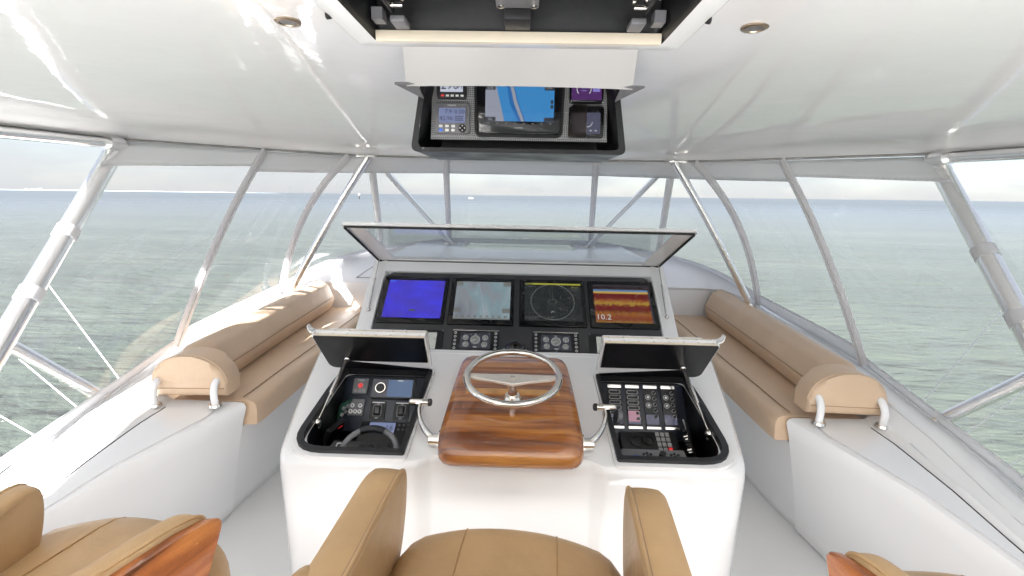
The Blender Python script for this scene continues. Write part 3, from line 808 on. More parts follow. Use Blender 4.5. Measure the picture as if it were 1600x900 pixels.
def curtain(s, i, j, label, name='clear_curtain', seg=14, bottom=None):
    """one clear vinyl panel between two zipper seams"""
    A = (lambda t: sL(i, t, s)); B = (lambda t: sL(j, t, s)) if s != 0 else None
    if s == 0: A = lambda t: sL(4, t, -1); B = lambda t: sL(4, t, 1)
    t = thing(name, label, 'window curtain', A(0.0), 'clear vinyl curtains around the bridge')
    def S(u, v):
        p = A(v).lerp(B(v), u)
        sag = sin(pi * u) * sin(pi * v)
        if bottom: p = p + bottom(u) * v ** 3
        c = V(0, 2.6, p.z)
        o = (p - c).normalized()
        return p + o * (0.05 * sag) + o * 0.012 * sin(u * 9 + v * 5) * sag
    tv0, tv1 = (0.115, 0.94)
    if i == 1: tv0, tv1 = 0.085, 0.97
    g = MB().grid(lambda u, v: S(u, lerp(tv0, tv1, v)), seg * 2, seg * 2).build('clear_pane', 'vinyl_clear', t, smooth=180)
    MB().grid(lambda u, v: S(u, lerp(0.004, tv0 + 0.012, v)), seg * 2, 4, 0.004).build('top_border', 'vinyl_white', t, smooth=180)
    MB().grid(lambda u, v: S(u, lerp(tv1 - 0.012, 0.999, v)), seg * 2, 3, 0.004).build('bottom_border', 'vinyl_white', t, smooth=180)
    return t, S
for s in (-1, 1):
    side = 'left' if s < 0 else 'right'
    curtain(s, 1, 2, f'large clear vinyl curtain beside the {side} armrest, just ahead of the thick pipe leg')
    curtain(s, 2, 3, f'clear vinyl curtain alongside the {side} settee, between two zipper seams')
    curtain(s, 3, 4, f'clear vinyl curtain across the {side} front corner, behind the splayed pipes', bottom=lambda u, s=s: V(s * 0.42 * sin(pi * u), 0.30 * sin(pi * u), 0.02 * sin(pi * u)))
curtain(0, 4, 4, 'clear vinyl curtain dead ahead, over the middle of the cowl')

def seams():
    for s in (-1, 1):
        side = 'left' if s < 0 else 'right'
        for i, r, nm in ((2, 0.032, 'alongside the settee, straighter and farther aft'), (3, 0.032, 'near the front corner, bowed outwards'), (4, 0.030, 'standing on the cowl, beside the middle window')):
            pts = [sL(i, k / 16, s) for k in range(17)]
            c = V(0, 2.6, 0)
            mid = pts[8]; o = (V(mid.x, mid.y - 2.6, 0)).normalized()
            b = MB().tube([p - o * 0.012 for p in pts], r, 12, flat=(o, 0.35))
            q = tag(b.build('zipper_seam', 'seam_vinyl', None), f'white zipper seam strip on the {side}, {nm}', 'seam strip', 'zipper seams between the curtains')
            MB().tube([p - o * 0.0255 for p in pts], 0.0045, 6).build('zipper', 'zip_grey', q)
seams()

def lines():
    def L(p, q, label, r=0.004):
        tag(MB().tube([Vector(p), Vector(q)], r, 6).build('rigging_line', 'line_white', None), label, 'rope', 'rigging lines outside the bridge')
    for s in (-1, 1):
        side = 'left' if s < 0 else 'right'
        for (a, c, nm) in (((s * 3.6, 3.35, 1.25), (s * 2.62, 2.85, 0.60), 'steepest of the thin white lines outside on the %s'),
                           ((s * 3.7, 3.0, 0.95), (s * 2.5, 2.45, 0.62), 'second thin white line outside on the %s, below the steepest one'),
                           ((s * 4.2, 3.0, 0.62), (s * 2.45, 2.2, 0.58), 'third thin white line outside on the %s, sloping gently'),
                           ((s * 4.2, 2.75, 0.42), (s * 2.45, 2.1, 0.50), 'lowest thin white line outside on the %s')):
            L(a, c, nm % side)
lines()

# ------------------------------------------------------------------ helm console
def top_z(y): return 0.95 + 0.18 * (y - 1.68)
BOX_L = dict(x0=-0.905, x1=-0.445, y0=1.675, y1=2.27)
CT = Fr((0, 1.68, 0.95), (1, 0, 0), (0, 1, 0.18))        # console top plane: v along the slope
def cv(y): return (y - 1.68) * sqrt(1 + 0.18 ** 2)
def console():
    t = thing('helm_console', 'big white helm console in the middle of the bridge', 'console', (0, 2.2, 0))
    # plan outline: two rounded pedestals either side of a shallow middle bay
    def outline(inset, grow):
        a = [(-0.955, 1.63), (-0.385, 1.63), (-0.33, 1.665), (0.33, 1.665), (0.385, 1.63), (0.955, 1.63), (1.05, 2.02), (1.16, 2.545), (-1.16, 2.545), (-1.05, 2.02)]
        r = [0.15, 0.06, 0.05, 0.05, 0.06, 0.15, 0.0, 0.02, 0.02, 0.0]
        pts = roundpoly(a, r, 7)
        return [(x * (1 - inset / 1.0 * 0.9), lerp(y, 2.545, 0) + (inset if y < 1.9 else inset * 0.3 if y < 2.3 else 0)) for x, y in pts]
    # front skin as a loft of outlines, following the sloping top
    loops = []
    for k, ins in ((0.0, 0.02), (0.03, 0.0), (0.5, 0.004), (0.93, 0.0), (0.965, 0.003), (0.985, 0.010), (1.0, 0.024)):
        loops.append([V(x, y, k * (top_z(max(y, 1.6)) - 0.004)) for x, y in outline(ins, 0)])
    b = MB().loft(loops, caps=False)
    # top sheet with two box openings: strips around them
    out = outline(0.024, 0)
    b.build('body', 'console_white', t)
    bt = bmesh.new()
    def loop3(pts):
        vs = [bt.verts.new((x, y, top_z(y) - 0.004)) for x, y in pts]
        return [bt.edges.new((vs[k], vs[(k + 1) % len(vs)])) for k in range(len(vs))]
    ed = loop3([(x, max(y, 1.632)) for x, y in out])
    for s in (-1, 1):
        h = roundpoly([(s * 0.45, 1.70), (s * 0.885, 1.70), (s * 0.885, 2.26), (s * 0.45, 2.26)], [0.01, 0.12, 0.05, 0.01], 6)
        ed += loop3(h)
    bmesh.ops.triangle_fill(bt, use_beauty=True, use_dissolve=False, edges=ed)
    tp = MB(); tp.merge(bt)
    tp.build('top', 'console_white', t)
    # back of the console down into the dash well
    MB().box(WORLD, -1.13, 1.13, 2.50, 2.54, 0.60, 1.098, 0.006).build('back_panel', 'console_white', t)
    MB().box(WORLD, -1.2, 1.2, 2.545, 3.6, 0.0, 0.80, 0.0).build('plinth', 'console_white', t)
    # raised lip moulded around each box
    for s in (-1, 1):
        fr = Fr((s * 0.675, 1.68, 0.95), (s, 0, 0), (0, 1, 0.18))
        sgn = s
        fr2 = Fr((s * 0.675, 1.68, 0.948), (1, 0, 0), (0, 1, 0.18))
        o = [(-0.255 , -0.035), (0.262, -0.035), (0.268, 0.40), (0.236, 0.64), (-0.25, 0.64)]
        o = [(u * s, v) for u, v in o]
        rr = [0.02, 0.16, 0.10, 0.06, 0.02]
        if s < 0: o = o[::-1]; rr = rr[::-1]
        outer = roundpoly(o, rr, 6)
        i = [(-0.232, -0.005), (0.228, -0.005), (0.232, 0.40), (0.226, 0.602), (-0.232, 0.602)]
        i = [(u * s, v) for u, v in i]
        if s < 0: i = i[::-1]
        ri = [0.015, 0.125, 0.08, 0.03, 0.02]
        if s < 0: ri = ri[::-1]
        inner = roundpoly(i, ri, 6)
        MB().ring(fr2, outer, inner, -0.02, 0.012).build('box_lip', 'console_white', t)
    return t
console()

# ------------------------------------------------------------------ instrument dash and its clear hatch
DASH = Fr((0, 3.72, 1.435), (1, 0, 0), (0, 0.52, 0.455))      # v runs up the slope; v=0 at the hinge
def screen_mat(name, fn):
    mt, n, l, p = new_mat(name)
    p.inputs['Base Color'].default_value = (0.008, 0.008, 0.01, 1); p.inputs['Roughness'].default_value = 0.15
    p.inputs['Emission Strength'].default_value = 1.0 / 2 ** EXPO
    uv = n.new('ShaderNodeTexCoord')
    c = fn(n, l, uv.outputs['UV'])
    l.new(c, p.inputs['Emission Color'])
    return mt
def ramp(n, l, fac, stops, interp_='LINEAR'):
    r = n.new('ShaderNodeValToRGB'); r.color_ramp.interpolation = interp_
    e = r.color_ramp.elements
    e[0].position = stops[0][0]; e[0].color = (*stops[0][1], 1)
    e[1].position = stops[-1][0]; e[1].color = (*stops[-1][1], 1)
    for pos, c in stops[1:-1]:
        k = e.new(pos); k.color = (*c, 1)
    l.new(fac, r.inputs['Fac']); return r.outputs['Color']
def noise(n, l, vec, scale, detail=4, rough=0.5, stretch=(1, 1, 1), dist=0.0):
    mp = n.new('ShaderNodeMapping'); mp.inputs['Scale'].default_value = stretch
    l.new(vec, mp.inputs['Vector'])
    z = n.new('ShaderNodeTexNoise'); z.inputs['Scale'].default_value = scale; z.inputs['Detail'].default_value = detail
    z.inputs['Roughness'].default_value = rough; z.inputs['Distortion'].default_value = dist
    l.new(mp.outputs['Vector'], z.inputs['Vector']); return z.outputs['Fac']
def m_math(n, l, op, a, b):
    k = n.new('ShaderNodeMath'); k.operation = op
    for i, x in enumerate((a, b)):
        if isinstance(x, (int, float)): k.inputs[i].default_value = x
        else: l.new(x, k.inputs[i])
    return k.outputs[0]
def sep(n, l, vec):
    s = n.new('ShaderNodeSeparateXYZ'); l.new(vec, s.inputs[0]); return s.outputs[0], s.outputs[1]

def scr_blue(n, l, uv):
    z = noise(n, l, uv, 3.2, 3, 0.5, (0.7, 1.2, 1))
    return ramp(n, l, z, [(0.3, srgb(66, 52, 165)), (0.5, srgb(62, 54, 196)), (0.72, srgb(64, 60, 228))])
def scr_chart(n, l, uv):
    z = noise(n, l, uv, 3.0, 4, 0.5, (1.0, 0.35, 1), 0.5)
    x, y = sep(n, l, uv)
    k = m_math(n, l, 'ADD', z, m_math(n, l, 'MULTIPLY', m_math(n, l, 'SUBTRACT', x, 0.5), 0.18))
    return ramp(n, l, k, [(0.30, srgb(112, 118, 128)), (0.42, srgb(126, 132, 138)), (0.5, srgb(118, 140, 148)), (0.62, srgb(134, 150, 156)), (0.7, srgb(140, 146, 150))])
def scr_radar(n, l, uv):
    z = noise(n, l, uv, 2.0, 3)
    return ramp(n, l, z, [(0.3, srgb(22, 25, 26)), (0.7, srgb(38, 42, 40))])
def scr_sonar(n, l, uv):
    x, y = sep(n, l, uv)
    wob = noise(n, l, uv, 6, 5, 0.6, (1.0, 0.2, 1))
    grain = noise(n, l, uv, 26, 3, 0.7, (1.0, 0.55, 1))
    yy = m_math(n, l, 'ADD', y, m_math(n, l, 'MULTIPLY', m_math(n, l, 'SUBTRACT', wob, 0.5), 0.10))
    yy = m_math(n, l, 'ADD', yy, m_math(n, l, 'MULTIPLY', m_math(n, l, 'SUBTRACT', grain, 0.5), 0.34))
    low = ramp(n, l, yy, [(0.0, srgb(130, 98, 45)), (0.10, srgb(112, 34, 24)), (0.22, srgb(140, 90, 38)), (0.32, srgb(88, 22, 18)), (0.43, srgb(104, 28, 21)),
                          (0.50, srgb(158, 132, 48)), (0.57, srgb(136, 70, 34)), (0.64, srgb(90, 21, 18)), (1.0, srgb(102, 29, 22))])
    sky_ = ramp(n, l, y, [(0.0, srgb(80, 22, 20)), (0.755, srgb(175, 140, 60)), (0.79, srgb(165, 150, 110)), (0.82, srgb(80, 115, 155)), (0.865, srgb(60, 50, 50)), (0.89, srgb(35, 22, 22)), (1.0, srgb(40, 25, 25))], 'CONSTANT')
    mx = n.new('ShaderNodeMixRGB'); l.new(m_math(n, l, 'GREATER_THAN', y, 0.755), mx.inputs['Fac'])
    l.new(low, mx.inputs['Color1']); l.new(sky_, mx.inputs['Color2']); return mx.outputs['Color']
def scr_grid(n, l, uv):
    x, y = sep(n, l, uv)
    return ramp(n, l, noise(n, l, uv, 4, 3), [(0.3, srgb(150, 152, 148)), (0.7, srgb(172, 174, 168))])
M['scr_blue'] = screen_mat('blue sounder display', scr_blue)
M['scr_chart'] = screen_mat('pale chart display', scr_chart)
M['scr_radar'] = screen_mat('dark radar display', scr_radar)
M['scr_sonar'] = screen_mat('red and yellow sonar display', scr_sonar)
M['scr_grey'] = screen_mat('washed out grey display', scr_grid)
M['e_white'] = emat('lit white graphics', srgb(190, 195, 195))
M['e_grey'] = emat('lit grey graphics', srgb(105, 108, 105))
M['e_dial'] = emat('dial rim graphics', srgb(140, 142, 140))
M['e_dim'] = emat('dim grey graphics', srgb(70, 76, 70))
M['e_yellow'] = emat('lit yellow bar', srgb(150, 150, 48))
M['e_green'] = emat('lit green marks', srgb(130, 160, 110))
M['e_blue'] = emat('lit blue marks', srgb(60, 120, 230))
M['e_dark'] = emat('dark bar on display', srgb(48, 50, 58))
M['e_chart_blue'] = emat('chart water blue', srgb(56, 128, 186))
M['e_chart_deep'] = emat('chart channel blue', srgb(40, 100, 162))
M['e_chart_land'] = emat('chart land grey', srgb(142, 146, 160))
M['e_purple'] = emat('purple gauge display', srgb(75, 40, 95))
M['e_violet'] = emat('violet gauge tile', srgb(130, 120, 190))
M['e_lcd'] = emat('lit lcd', srgb(120, 130, 165))
M['e_lcd_pale'] = emat('pale lcd', srgb(190, 195, 210))
M['e_lcd_dark'] = emat('lcd digits', srgb(30, 34, 50))
M['e_stereo'] = emat('slate blue stereo display', srgb(66, 92, 128))
M['e_slate'] = emat('slate display', srgb(70, 72, 92))
M['e_pink'] = emat('pink label', srgb(165, 120, 135))

def mflat(fr, u0, u1, v0, v1, w, mat, parent, name):
    return MB().quad(fr, u0, u1, v0, v1, w).build(name, mat, parent, smooth=0)

def dash():
    t = thing('instrument_dash', 'dark sloping dash with four big displays under a raised clear hatch', 'dashboard', (0, 3.2, 0.85))
    # white hood around the dash
    hood = MB()
    for s in (-1, 1):
        x0, x1 = (1.075, 1.19)
        a = [(s * x0, -0.87), (s * x1, -0.87), (s * x1, 0.02), (s * x0, 0.02)]
        if s < 0: a = a[::-1]
        hood.poly(DASH, a, -0.30, 0.018, 0.012, 3)
    hood.poly(DASH, [(-1.10, -0.10), (1.10, -0.10), (1.10, 0.02), (-1.10, 0.02)], -0.06, 0.016, 0.0)
    hood.poly(DASH, [(-1.19, 0.0), (1.19, 0.0), (1.19, 0.06), (-1.19, 0.06)], -0.20, 0.014, 0.008)
    hood.build('hood', 'console_white', t)
    p = roundpoly([(-1.072, -0.90), (1.072, -0.90), (1.072, -0.20), (1.03, -0.108), (-1.03, -0.108), (-1.072, -0.20)], [0.0, 0.0, 0.02, 0.03, 0.03, 0.02], 4)
    MB().poly(DASH, p, -0.05, 0.004, 0.004, 2).build('fascia', 'charcoal', t)
    MB().box(WORLD, -1.19, 1.19, 2.56, 3.10, 0.80, 0.84, 0.0).build('well_floor', 'charcoal', t)
    XS = ((-1.06, -0.545), (-0.522, -0.022), (0.017, 0.528), (0.553, 1.064))
    names = ('blue', 'chart', 'radar', 'sonar')
    labels = ('display glowing plain blue', 'display with a pale chart', 'dark display with a radar ring', 'display with red and yellow sonar bands')
    for (a, c), nm, lb in zip(XS, names, labels):
        v0, v1 = -0.600, -0.160
        mo = MB(); mo.poly(DASH, roundpoly([(a, v0), (c, v0), (c, v1), (a, v1)], 0.012, 3), 0.0, 0.020, 0.004, 2)
        mo = mo.build('monitor', 'glass_black', t); mo['label'] = lb
        b0, b1, d0, d1 = a + 0.042, c - 0.030, v0 + 0.045, v1 - 0.038
        mflat(DASH, b0, b1, d0, d1, 0.0212, 'scr_' + nm, mo, 'screen')
        W, H = b1 - b0, d1 - d0
        w = 0.0222
        q = lambda x0, x1, y0, y1, mt, name='screen_mark': mflat(DASH, b0 + W * x0, b0 + W * x1, d0 + H * y0, d0 + H * y1, w, mt, mo, name)
        tx = lambda s_, x, y, sz, mt='e_white': text(s_, 'screen_text', DASH, b0 + W * x, d0 + H * y, w + 0.0005, sz, mt, mo)
        if nm == 'blue':
            q(0.44, 0.56, 0.165, 0.215, 'e_dark'); tx('MENU', 0.5, 0.19, 0.014, 'e_yellow')
            q(0.02, 0.10, 0.955, 0.985, 'e_blue')
        if nm == 'chart':
            for x0, x1, y0, y1 in ((0, 0.12, 0.88, 1.0), (0.86, 1.0, 0.88, 1.0), (0, 0.13, 0.17, 0.29), (0.86, 1.0, 0.17, 0.29), (0, 1, 0.0, 0.035)): q(x0, x1, y0, y1, 'e_grey')
            MB().tube([DASH(b0 + W * x, d0 + H * y, w) for x, y in ((0.40, 0.95), (0.47, 0.7), (0.50, 0.45), (0.55, 0.15))], 0.003, 5).build('screen_track', 'e_chart_land', mo)
            for k in range(9): q(0.04 + 0.107 * k, 0.09 + 0.107 * k, 0.05, 0.10, 'e_grey')
        if nm == 'radar':
            q(0.0, 1.0, 0.955, 1.0, 'e_yellow'); q(0.0, 0.14, 0.955, 0.999, 'e_dark')
            cx, cy = b0 + W * 0.49, d0 + H * 0.50
            R = W * 0.385
            MB().ring(DASH, circle(cx, cy, R, 64), circle(cx, cy, R - 0.0045, 64), w - 0.0005, w).build('range_ring', 'e_grey', mo)
            MB().ring(DASH, circle(cx, cy, R * 0.14, 24, 1.6), circle(cx, cy, R * 0.11, 24, 1.6), w - 0.0005, w).build('range_ring', 'e_dim', mo)
            q(0.488, 0.492, 0.50, 0.92, 'e_dim'); 
            tx('RANGE 16', 0.12, 0.90, 0.014, 'e_grey'); tx('47.2 T', 0.89, 0.89, 0.020, 'e_yellow'); tx('CSE 290', 0.89, 0.82, 0.013, 'e_grey')
            tx('N 27 44.100 W', 0.14, 0.09, 0.016, 'e_grey'); tx('10.6 NM', 0.44, 0.09, 0.016, 'e_grey'); tx('STBY', 0.44, 0.045, 0.013, 'e_grey'); tx('E 82 37.900', 0.14, 0.04, 0.014, 'e_grey')
            MB().tube([DASH(cx + 0.01 * cos(a_), cy - 0.10 + 0.01 * sin(a_), w) for a_ in [0.3 * k for k in range(14)]], 0.0015, 5).build('cursor', 'e_white', mo)
        if nm == 'sonar':
            tx('10.2', 0.14, 0.13, 0.068, 'e_white'); q(0.0, 1.0, 0.955, 0.985, 'e_dark')
            q(0.965, 1.0, 0.0, 0.87, 'e_dark')
    # engine displays with key columns
    for x0, x1, nm in ((-0.470, -0.122, 'left'), (0.120, 0.462, 'right')):
        g = MB().poly(DASH, roundpoly([(x0, -0.835), (x1, -0.835), (x1, -0.645), (x0, -0.645)], 0.01, 3), 0.0, 0.014, 0.003, 2).build('engine_display', 'black_matte', t)
        for v0, v1 in ((-0.654, -0.647), (-0.833, -0.826)): MB().box(DASH, x0 + 0.006, x1 - 0.006, v0, v1, 0.012, 0.017, 0.001).build('trim_strip', 'steel', g)
        W = x1 - x0
        mflat(DASH, x0 + W * 0.18, x1 - W * 0.18, -0.80, -0.672, 0.0148, 'e_dark', g, 'screen')
        cx = (x0 + x1) / 2
        for du, dv, r in ((0, -0.728, 0.036), (-0.072, -0.712, 0.022), (0.072, -0.712, 0.022), (-0.068, -0.768, 0.022), (0.068, -0.768, 0.022)):
            MB().poly(DASH, circle(cx + du, dv, r, 20), 0.0146, 0.0156).build('dial', 'e_grey', g)
            MB().ring(DASH, circle(cx + du, dv, r, 20), circle(cx + du, dv, r * 0.84, 20), 0.0156, 0.0164).build('dial_rim', 'e_dial', g)
            a_ = radians(200 + 40 * du * 20)
            MB().tube([DASH(cx + du, dv, 0.0165), DASH(cx + du + r * 0.7 * cos(a_), dv + r * 0.7 * sin(a_), 0.0165)], 0.0013, 4).build('needle', 'e_white', g)
        text('1850', 'screen_text', DASH, cx, -0.79, 0.0165, 0.016, 'e_white', g); text('RPM', 'screen_text', DASH, cx, -0.683, 0.0165, 0.010, 'e_white', g)
        text('mtu', 'maker_mark', DASH, cx, -0.817, 0.0165, 0.017, 'e_white', g)
        for s in (-1, 1):
            for k in range(5):
                c_ = (cx + s * W * 0.425, -0.672 - 0.032 * k)
                MB().ring(DASH, circle(*c_, 0.0095, 12), circle(*c_, 0.0060, 12), 0.012, 0.0165).build('key', 'print', g)
    # grey side displays, half hidden by the box lids
    for x0, x1, sx0, sx1 in ((-0.83, -0.53, -0.80, -0.58), (0.53, 0.83, 0.585, 0.80)):
        g = MB().poly(DASH, roundpoly([(x0, -0.845), (x1, -0.845), (x1, -0.650), (x0, -0.650)], 0.008, 3), 0.0, 0.012, 0.003, 2).build('side_display', 'black_matte', t)
        mflat(DASH, sx0, sx1, -0.815, -0.675, 0.0132, 'scr_grey', g, 'screen')
        if x0 > 0:
            for k in range(4): mflat(DASH, sx0 + 0.005, sx1, -0.80 + 0.032 * k, -0.797 + 0.032 * k, 0.0142, 'e_green', g, 'screen_mark')
            MB().ring(DASH, circle(x0 + 0.03, -0.828, 0.008, 12), circle(x0 + 0.03, -0.828, 0.004, 12), 0.011, 0.014).build('knob', 'print', g)
        for u in (x0 + 0.01, x1 - 0.01):
            for v in (-0.837, -0.658): MB().cyl(DASH(u, v, 0.010), DASH(u, v, 0.0145), 0.004, seg=8).build('screw', 'steel', g)
    # raised clear hatch hinged along the top of the hood
    top = V(0, 3.0, 1.793)
    HF = Fr((0, 3.735, 1.452), (1, 0, 0), top - V(0, 3.735, 1.452))
    Hh = (top - V(0, 3.735, 1.452)).length
    o2 = roundpoly([(-1.165, 0.0), (1.165, 0.0), (1.172, Hh), (-1.172, Hh)], [0.05, 0.05, 0.03, 0.03], 5)
    i2 = roundpoly([(-1.128, 0.035), (1.128, 0.035), (1.138, Hh - 0.028), (-1.138, Hh - 0.028)], [0.04, 0.04, 0.02, 0.02], 5)
    h = MB().ring(HF, o2, i2, -0.016, 0.006).build('hatch', 'console_white', t)
    # inner white flange either side, a rubber seal on the aft face, the pane
    s2 = roundpoly([(-1.155, 0.012), (1.155, 0.012), (1.162, Hh - 0.010), (-1.162, Hh - 0.010)], [0.045, 0.045, 0.025, 0.025], 5)
    s3 = roundpoly([(-1.146, 0.021), (1.146, 0.021), (1.153, Hh - 0.018), (-1.153, Hh - 0.018)], [0.042, 0.042, 0.022, 0.022], 5)
    MB().ring(HF, s2, s3, 0.0065, 0.020).build('rubber_seal', 'rubber', h)
    MB().poly(HF, roundpoly([(-1.13, 0.033), (1.13, 0.033), (1.139, Hh - 0.026), (-1.139, Hh - 0.026)], 0.03, 4), -0.006, 0.0).build('pane', 'acrylic', h)
    for s in (-1, 1):
        a = [(s * 1.128, 0.04), (s * 1.137, Hh - 0.03), (s * 1.03, Hh - 0.03), (s * 1.01, 0.04)]
        if s > 0: a = a[::-1]
        MB().poly(HF, a, 0.0005, 0.005).build('flange', 'console_white', h)
        foot, head = DASH(s * 1.125, -0.50, 0.03), HF(s * 1.135, 0.06, -0.03)
        st = MB().tube([foot, foot.lerp(head, 0.55)], 0.008, 10).build('gas_strut', 'steel', t)
        MB().tube([foot.lerp(head, 0.5), head], 0.0045, 8).build('rod', 'steel', st)
        MB().ball(foot, 0.016).ball(head, 0.014).build('ball_joint', 'steel', st)
    return t
dash()

def compass():
    y, z = 2.66, 1.0
    t = thing('compass', 'black domed compass peeping out behind the top of the steering wheel', 'compass', (0, 2.7, 0.84))
    MB().cyl(V(0.0, 2.70, 0.84), V(0.0, 2.70, 1.05), 0.08, 0.075, 24).build('binnacle', 'black_matte', t)
    MB().ball(V(0.0, 2.70, 1.05), 0.066, (1, 1, 1.1), 24, half=True).build('dome', 'glass_black', t)
    MB().loft([[V(r * cos(2 * pi * k / 28), 2.70 + r * sin(2 * pi * k / 28), zz) for k in range(28)] for r, zz in ((0.074, 1.045), (0.080, 1.05), (0.080, 1.06), (0.068, 1.068))], caps=False).build('bezel', 'chrome', t)
compass()

# ------------------------------------------------------------------ the two recessed electronics boxes
def gas_strut(t, foot, head, r=0.011):
    st = MB().tube([head, head.lerp(foot, 0.58)], r, 12).build('gas_strut', 'steel', t)
    MB().tube([head.lerp(foot, 0.55), foot], r * 0.5, 8).build('rod', 'chrome', st)
    d = (foot - head).normalized()
    MB().ball(foot, 0.020).cyl(foot - V(0, 0, 0.025), foot + V(0, 0, 0.006), 0.014).build('ball_joint', 'chrome', st)
    MB().ball(head, 0.016).cyl(head, head + V(0, 0.02, 0.012), 0.010).build('ball_joint', 'chrome', st)
    return st

def ebox(s, label):
    t = thing('electronics_box', label, 'equipment box', (s * 0.675, 1.97, 0.70), 'recessed equipment boxes either side of the wheel')
    F = Fr((s * 0.675, 1.68, 0.962), (1, 0, 0), (0, 1, 0.18))
    def pl(pts, rr): 
        pts = [(u * s, v) for u, v in pts]
        if s < 0: pts = pts[::-1]; rr = rr[::-1]
        return roundpoly(pts, rr, 6)
    # rim
    o = pl([(-0.243, -0.018), (0.240, -0.018), (0.244, 0.40), (0.236, 0.612), (-0.243, 0.612)], [0.012, 0.145, 0.09, 0.03, 0.012])
    i = pl([(-0.222, 0.006), (0.212, 0.006), (0.216, 0.40), (0.212, 0.590), (-0.222, 0.590)], [0.010, 0.115, 0.07, 0.02, 0.010])
    MB().ring(F, o, i, -0.012, 0.014).build('rim', 'black_matte', t)
    # liner
    b = MB()
    n = len(i)
    up = [b.bm.verts.new(F(u, v, -0.002)) for u, v in i]; lo = [b.bm.verts.new(F(u * 0.97, v, 0) + V(0, 0, -0.24)) for u, v in i]
    for k in range(n): b.bm.faces.new((up[k], up[(k + 1) % n], lo[(k + 1) % n], lo[k]))
    b.bm.faces.new(lo)
    b.build('liner', 'black', t)
    # raised lid: black inner face, white shell, hinge leaf along the top
    hinge = F(0, 0.608, 0.014)
    top = V(s * 0.675, 2.105, 1.318)
    LF = Fr(hinge, (1, 0, 0), top - hinge); H = (top - hinge).length
    lidp = pl([(-0.235, 0.0), (0.305, 0.0), (0.318, H), (-0.243, H)], [0.006, 0.05, 0.02, 0.006])
    lid = MB().poly(LF, lidp, -0.026, 0.0, 0.004, 2).build('lid', 'console_white', t)
    inn = pl([(-0.226, 0.004), (0.300, 0.003), (0.312, H - 0.006), (-0.236, H - 0.006)], [0.004, 0.045, 0.018, 0.004])
    # (w points away from the cockpit for this frame, so the inner face is on the -w or +w side facing aft)
    side = 1 if LF.w.y < 0 else -1
    w0, w1 = ((0.0, 0.005) if side > 0 else (-0.031, -0.026))
    MB().poly(LF, inn, w0, w1, 0.0).build('inner_face', 'black', lid)
    HL = Fr(LF(0, H, (0.003 if side > 0 else -0.029)), (1, 0, 0), (0, 1, 0.26))
    hg = MB().box(HL, min(-0.240 * s, 0.300 * s), max(-0.240 * s, 0.300 * s), 0.0, 0.024, -0.004, 0.004, 0.001).box(HL, min(-0.240 * s, 0.300 * s), max(-0.240 * s, 0.300 * s), 0.028, 0.050, -0.004, 0.004, 0.001).build('hinge', 'cream', lid)
    MB().cyl(HL(-0.243 * s, 0.026, 0.003), HL(0.303 * s, 0.026, 0.003), 0.004, seg=8).build('hinge_pin', 'steel', lid)
    sc = MB()
    for k in range(8):
        u = (-0.215 + k * 0.071) * s
        for v in (0.012, 0.040): sc.cyl(HL(u, v, 0.003), HL(u, v, 0.0052), 0.0045, seg=8)
    kind(sc.build('hinge_screws', 'steel', lid), 'stuff')
    # the folded outer half of the lid, behind, with its upturned outer lip
    BF = Fr(HL(0, 0.050, 0), (1, 0, 0), (0, 0.30, -0.62))
    bp = pl([(-0.243, 0.0), (0.262, 0.0), (0.24, 0.20), (-0.243, 0.25)], [0.006, 0.02, 0.05, 0.006])
    MB().poly(BF, bp, -0.012, 0.012, 0.004, 2).build('folded_leaf', 'console_white', lid)
    c = HL(0.300 * s, 0.025, 0)
    lip = catmull([c + V(0, 0, 0.0), c + V(s * 0.018, -0.002, 0.004), c + V(s * 0.030, -0.006, 0.016), c + V(s * 0.034, -0.01, 0.036)], 5)
    b = MB()
    b.loft([[p + V(0, -0.028 * (1 - 0.6 * k / 15), 0), p + V(0, 0.03 * (1 - 0.6 * k / 15), 0), p + V(-s * 0.004, 0.03 * (1 - 0.6 * k / 15), 0.007), p + V(-s * 0.004, -0.028 * (1 - 0.6 * k / 15), 0.007)] for k, p in enumerate(lip)])
    b.build('lip', 'console_white', lid)
    gas_strut(t, V(s * 0.885, 1.885, 0.972), LF(0.185 * s, 0.10, 0.012 if side > 0 else -0.038))
    # sloping back panel that carries the switches
    B0, B1 = V(s * 0.675, 2.10, 0.845), V(s * 0.675, 2.262, 1.045)
    BP = Fr(B0, (1, 0, 0), B1 - B0); BH = (B1 - B0).length
    MB().box(BP, -0.212, 0.212, -0.03, BH - 0.004, -0.014, 0.0, 0.003).build('switch_panel', 'navy_panel', t)
    return t, F, BP, BH

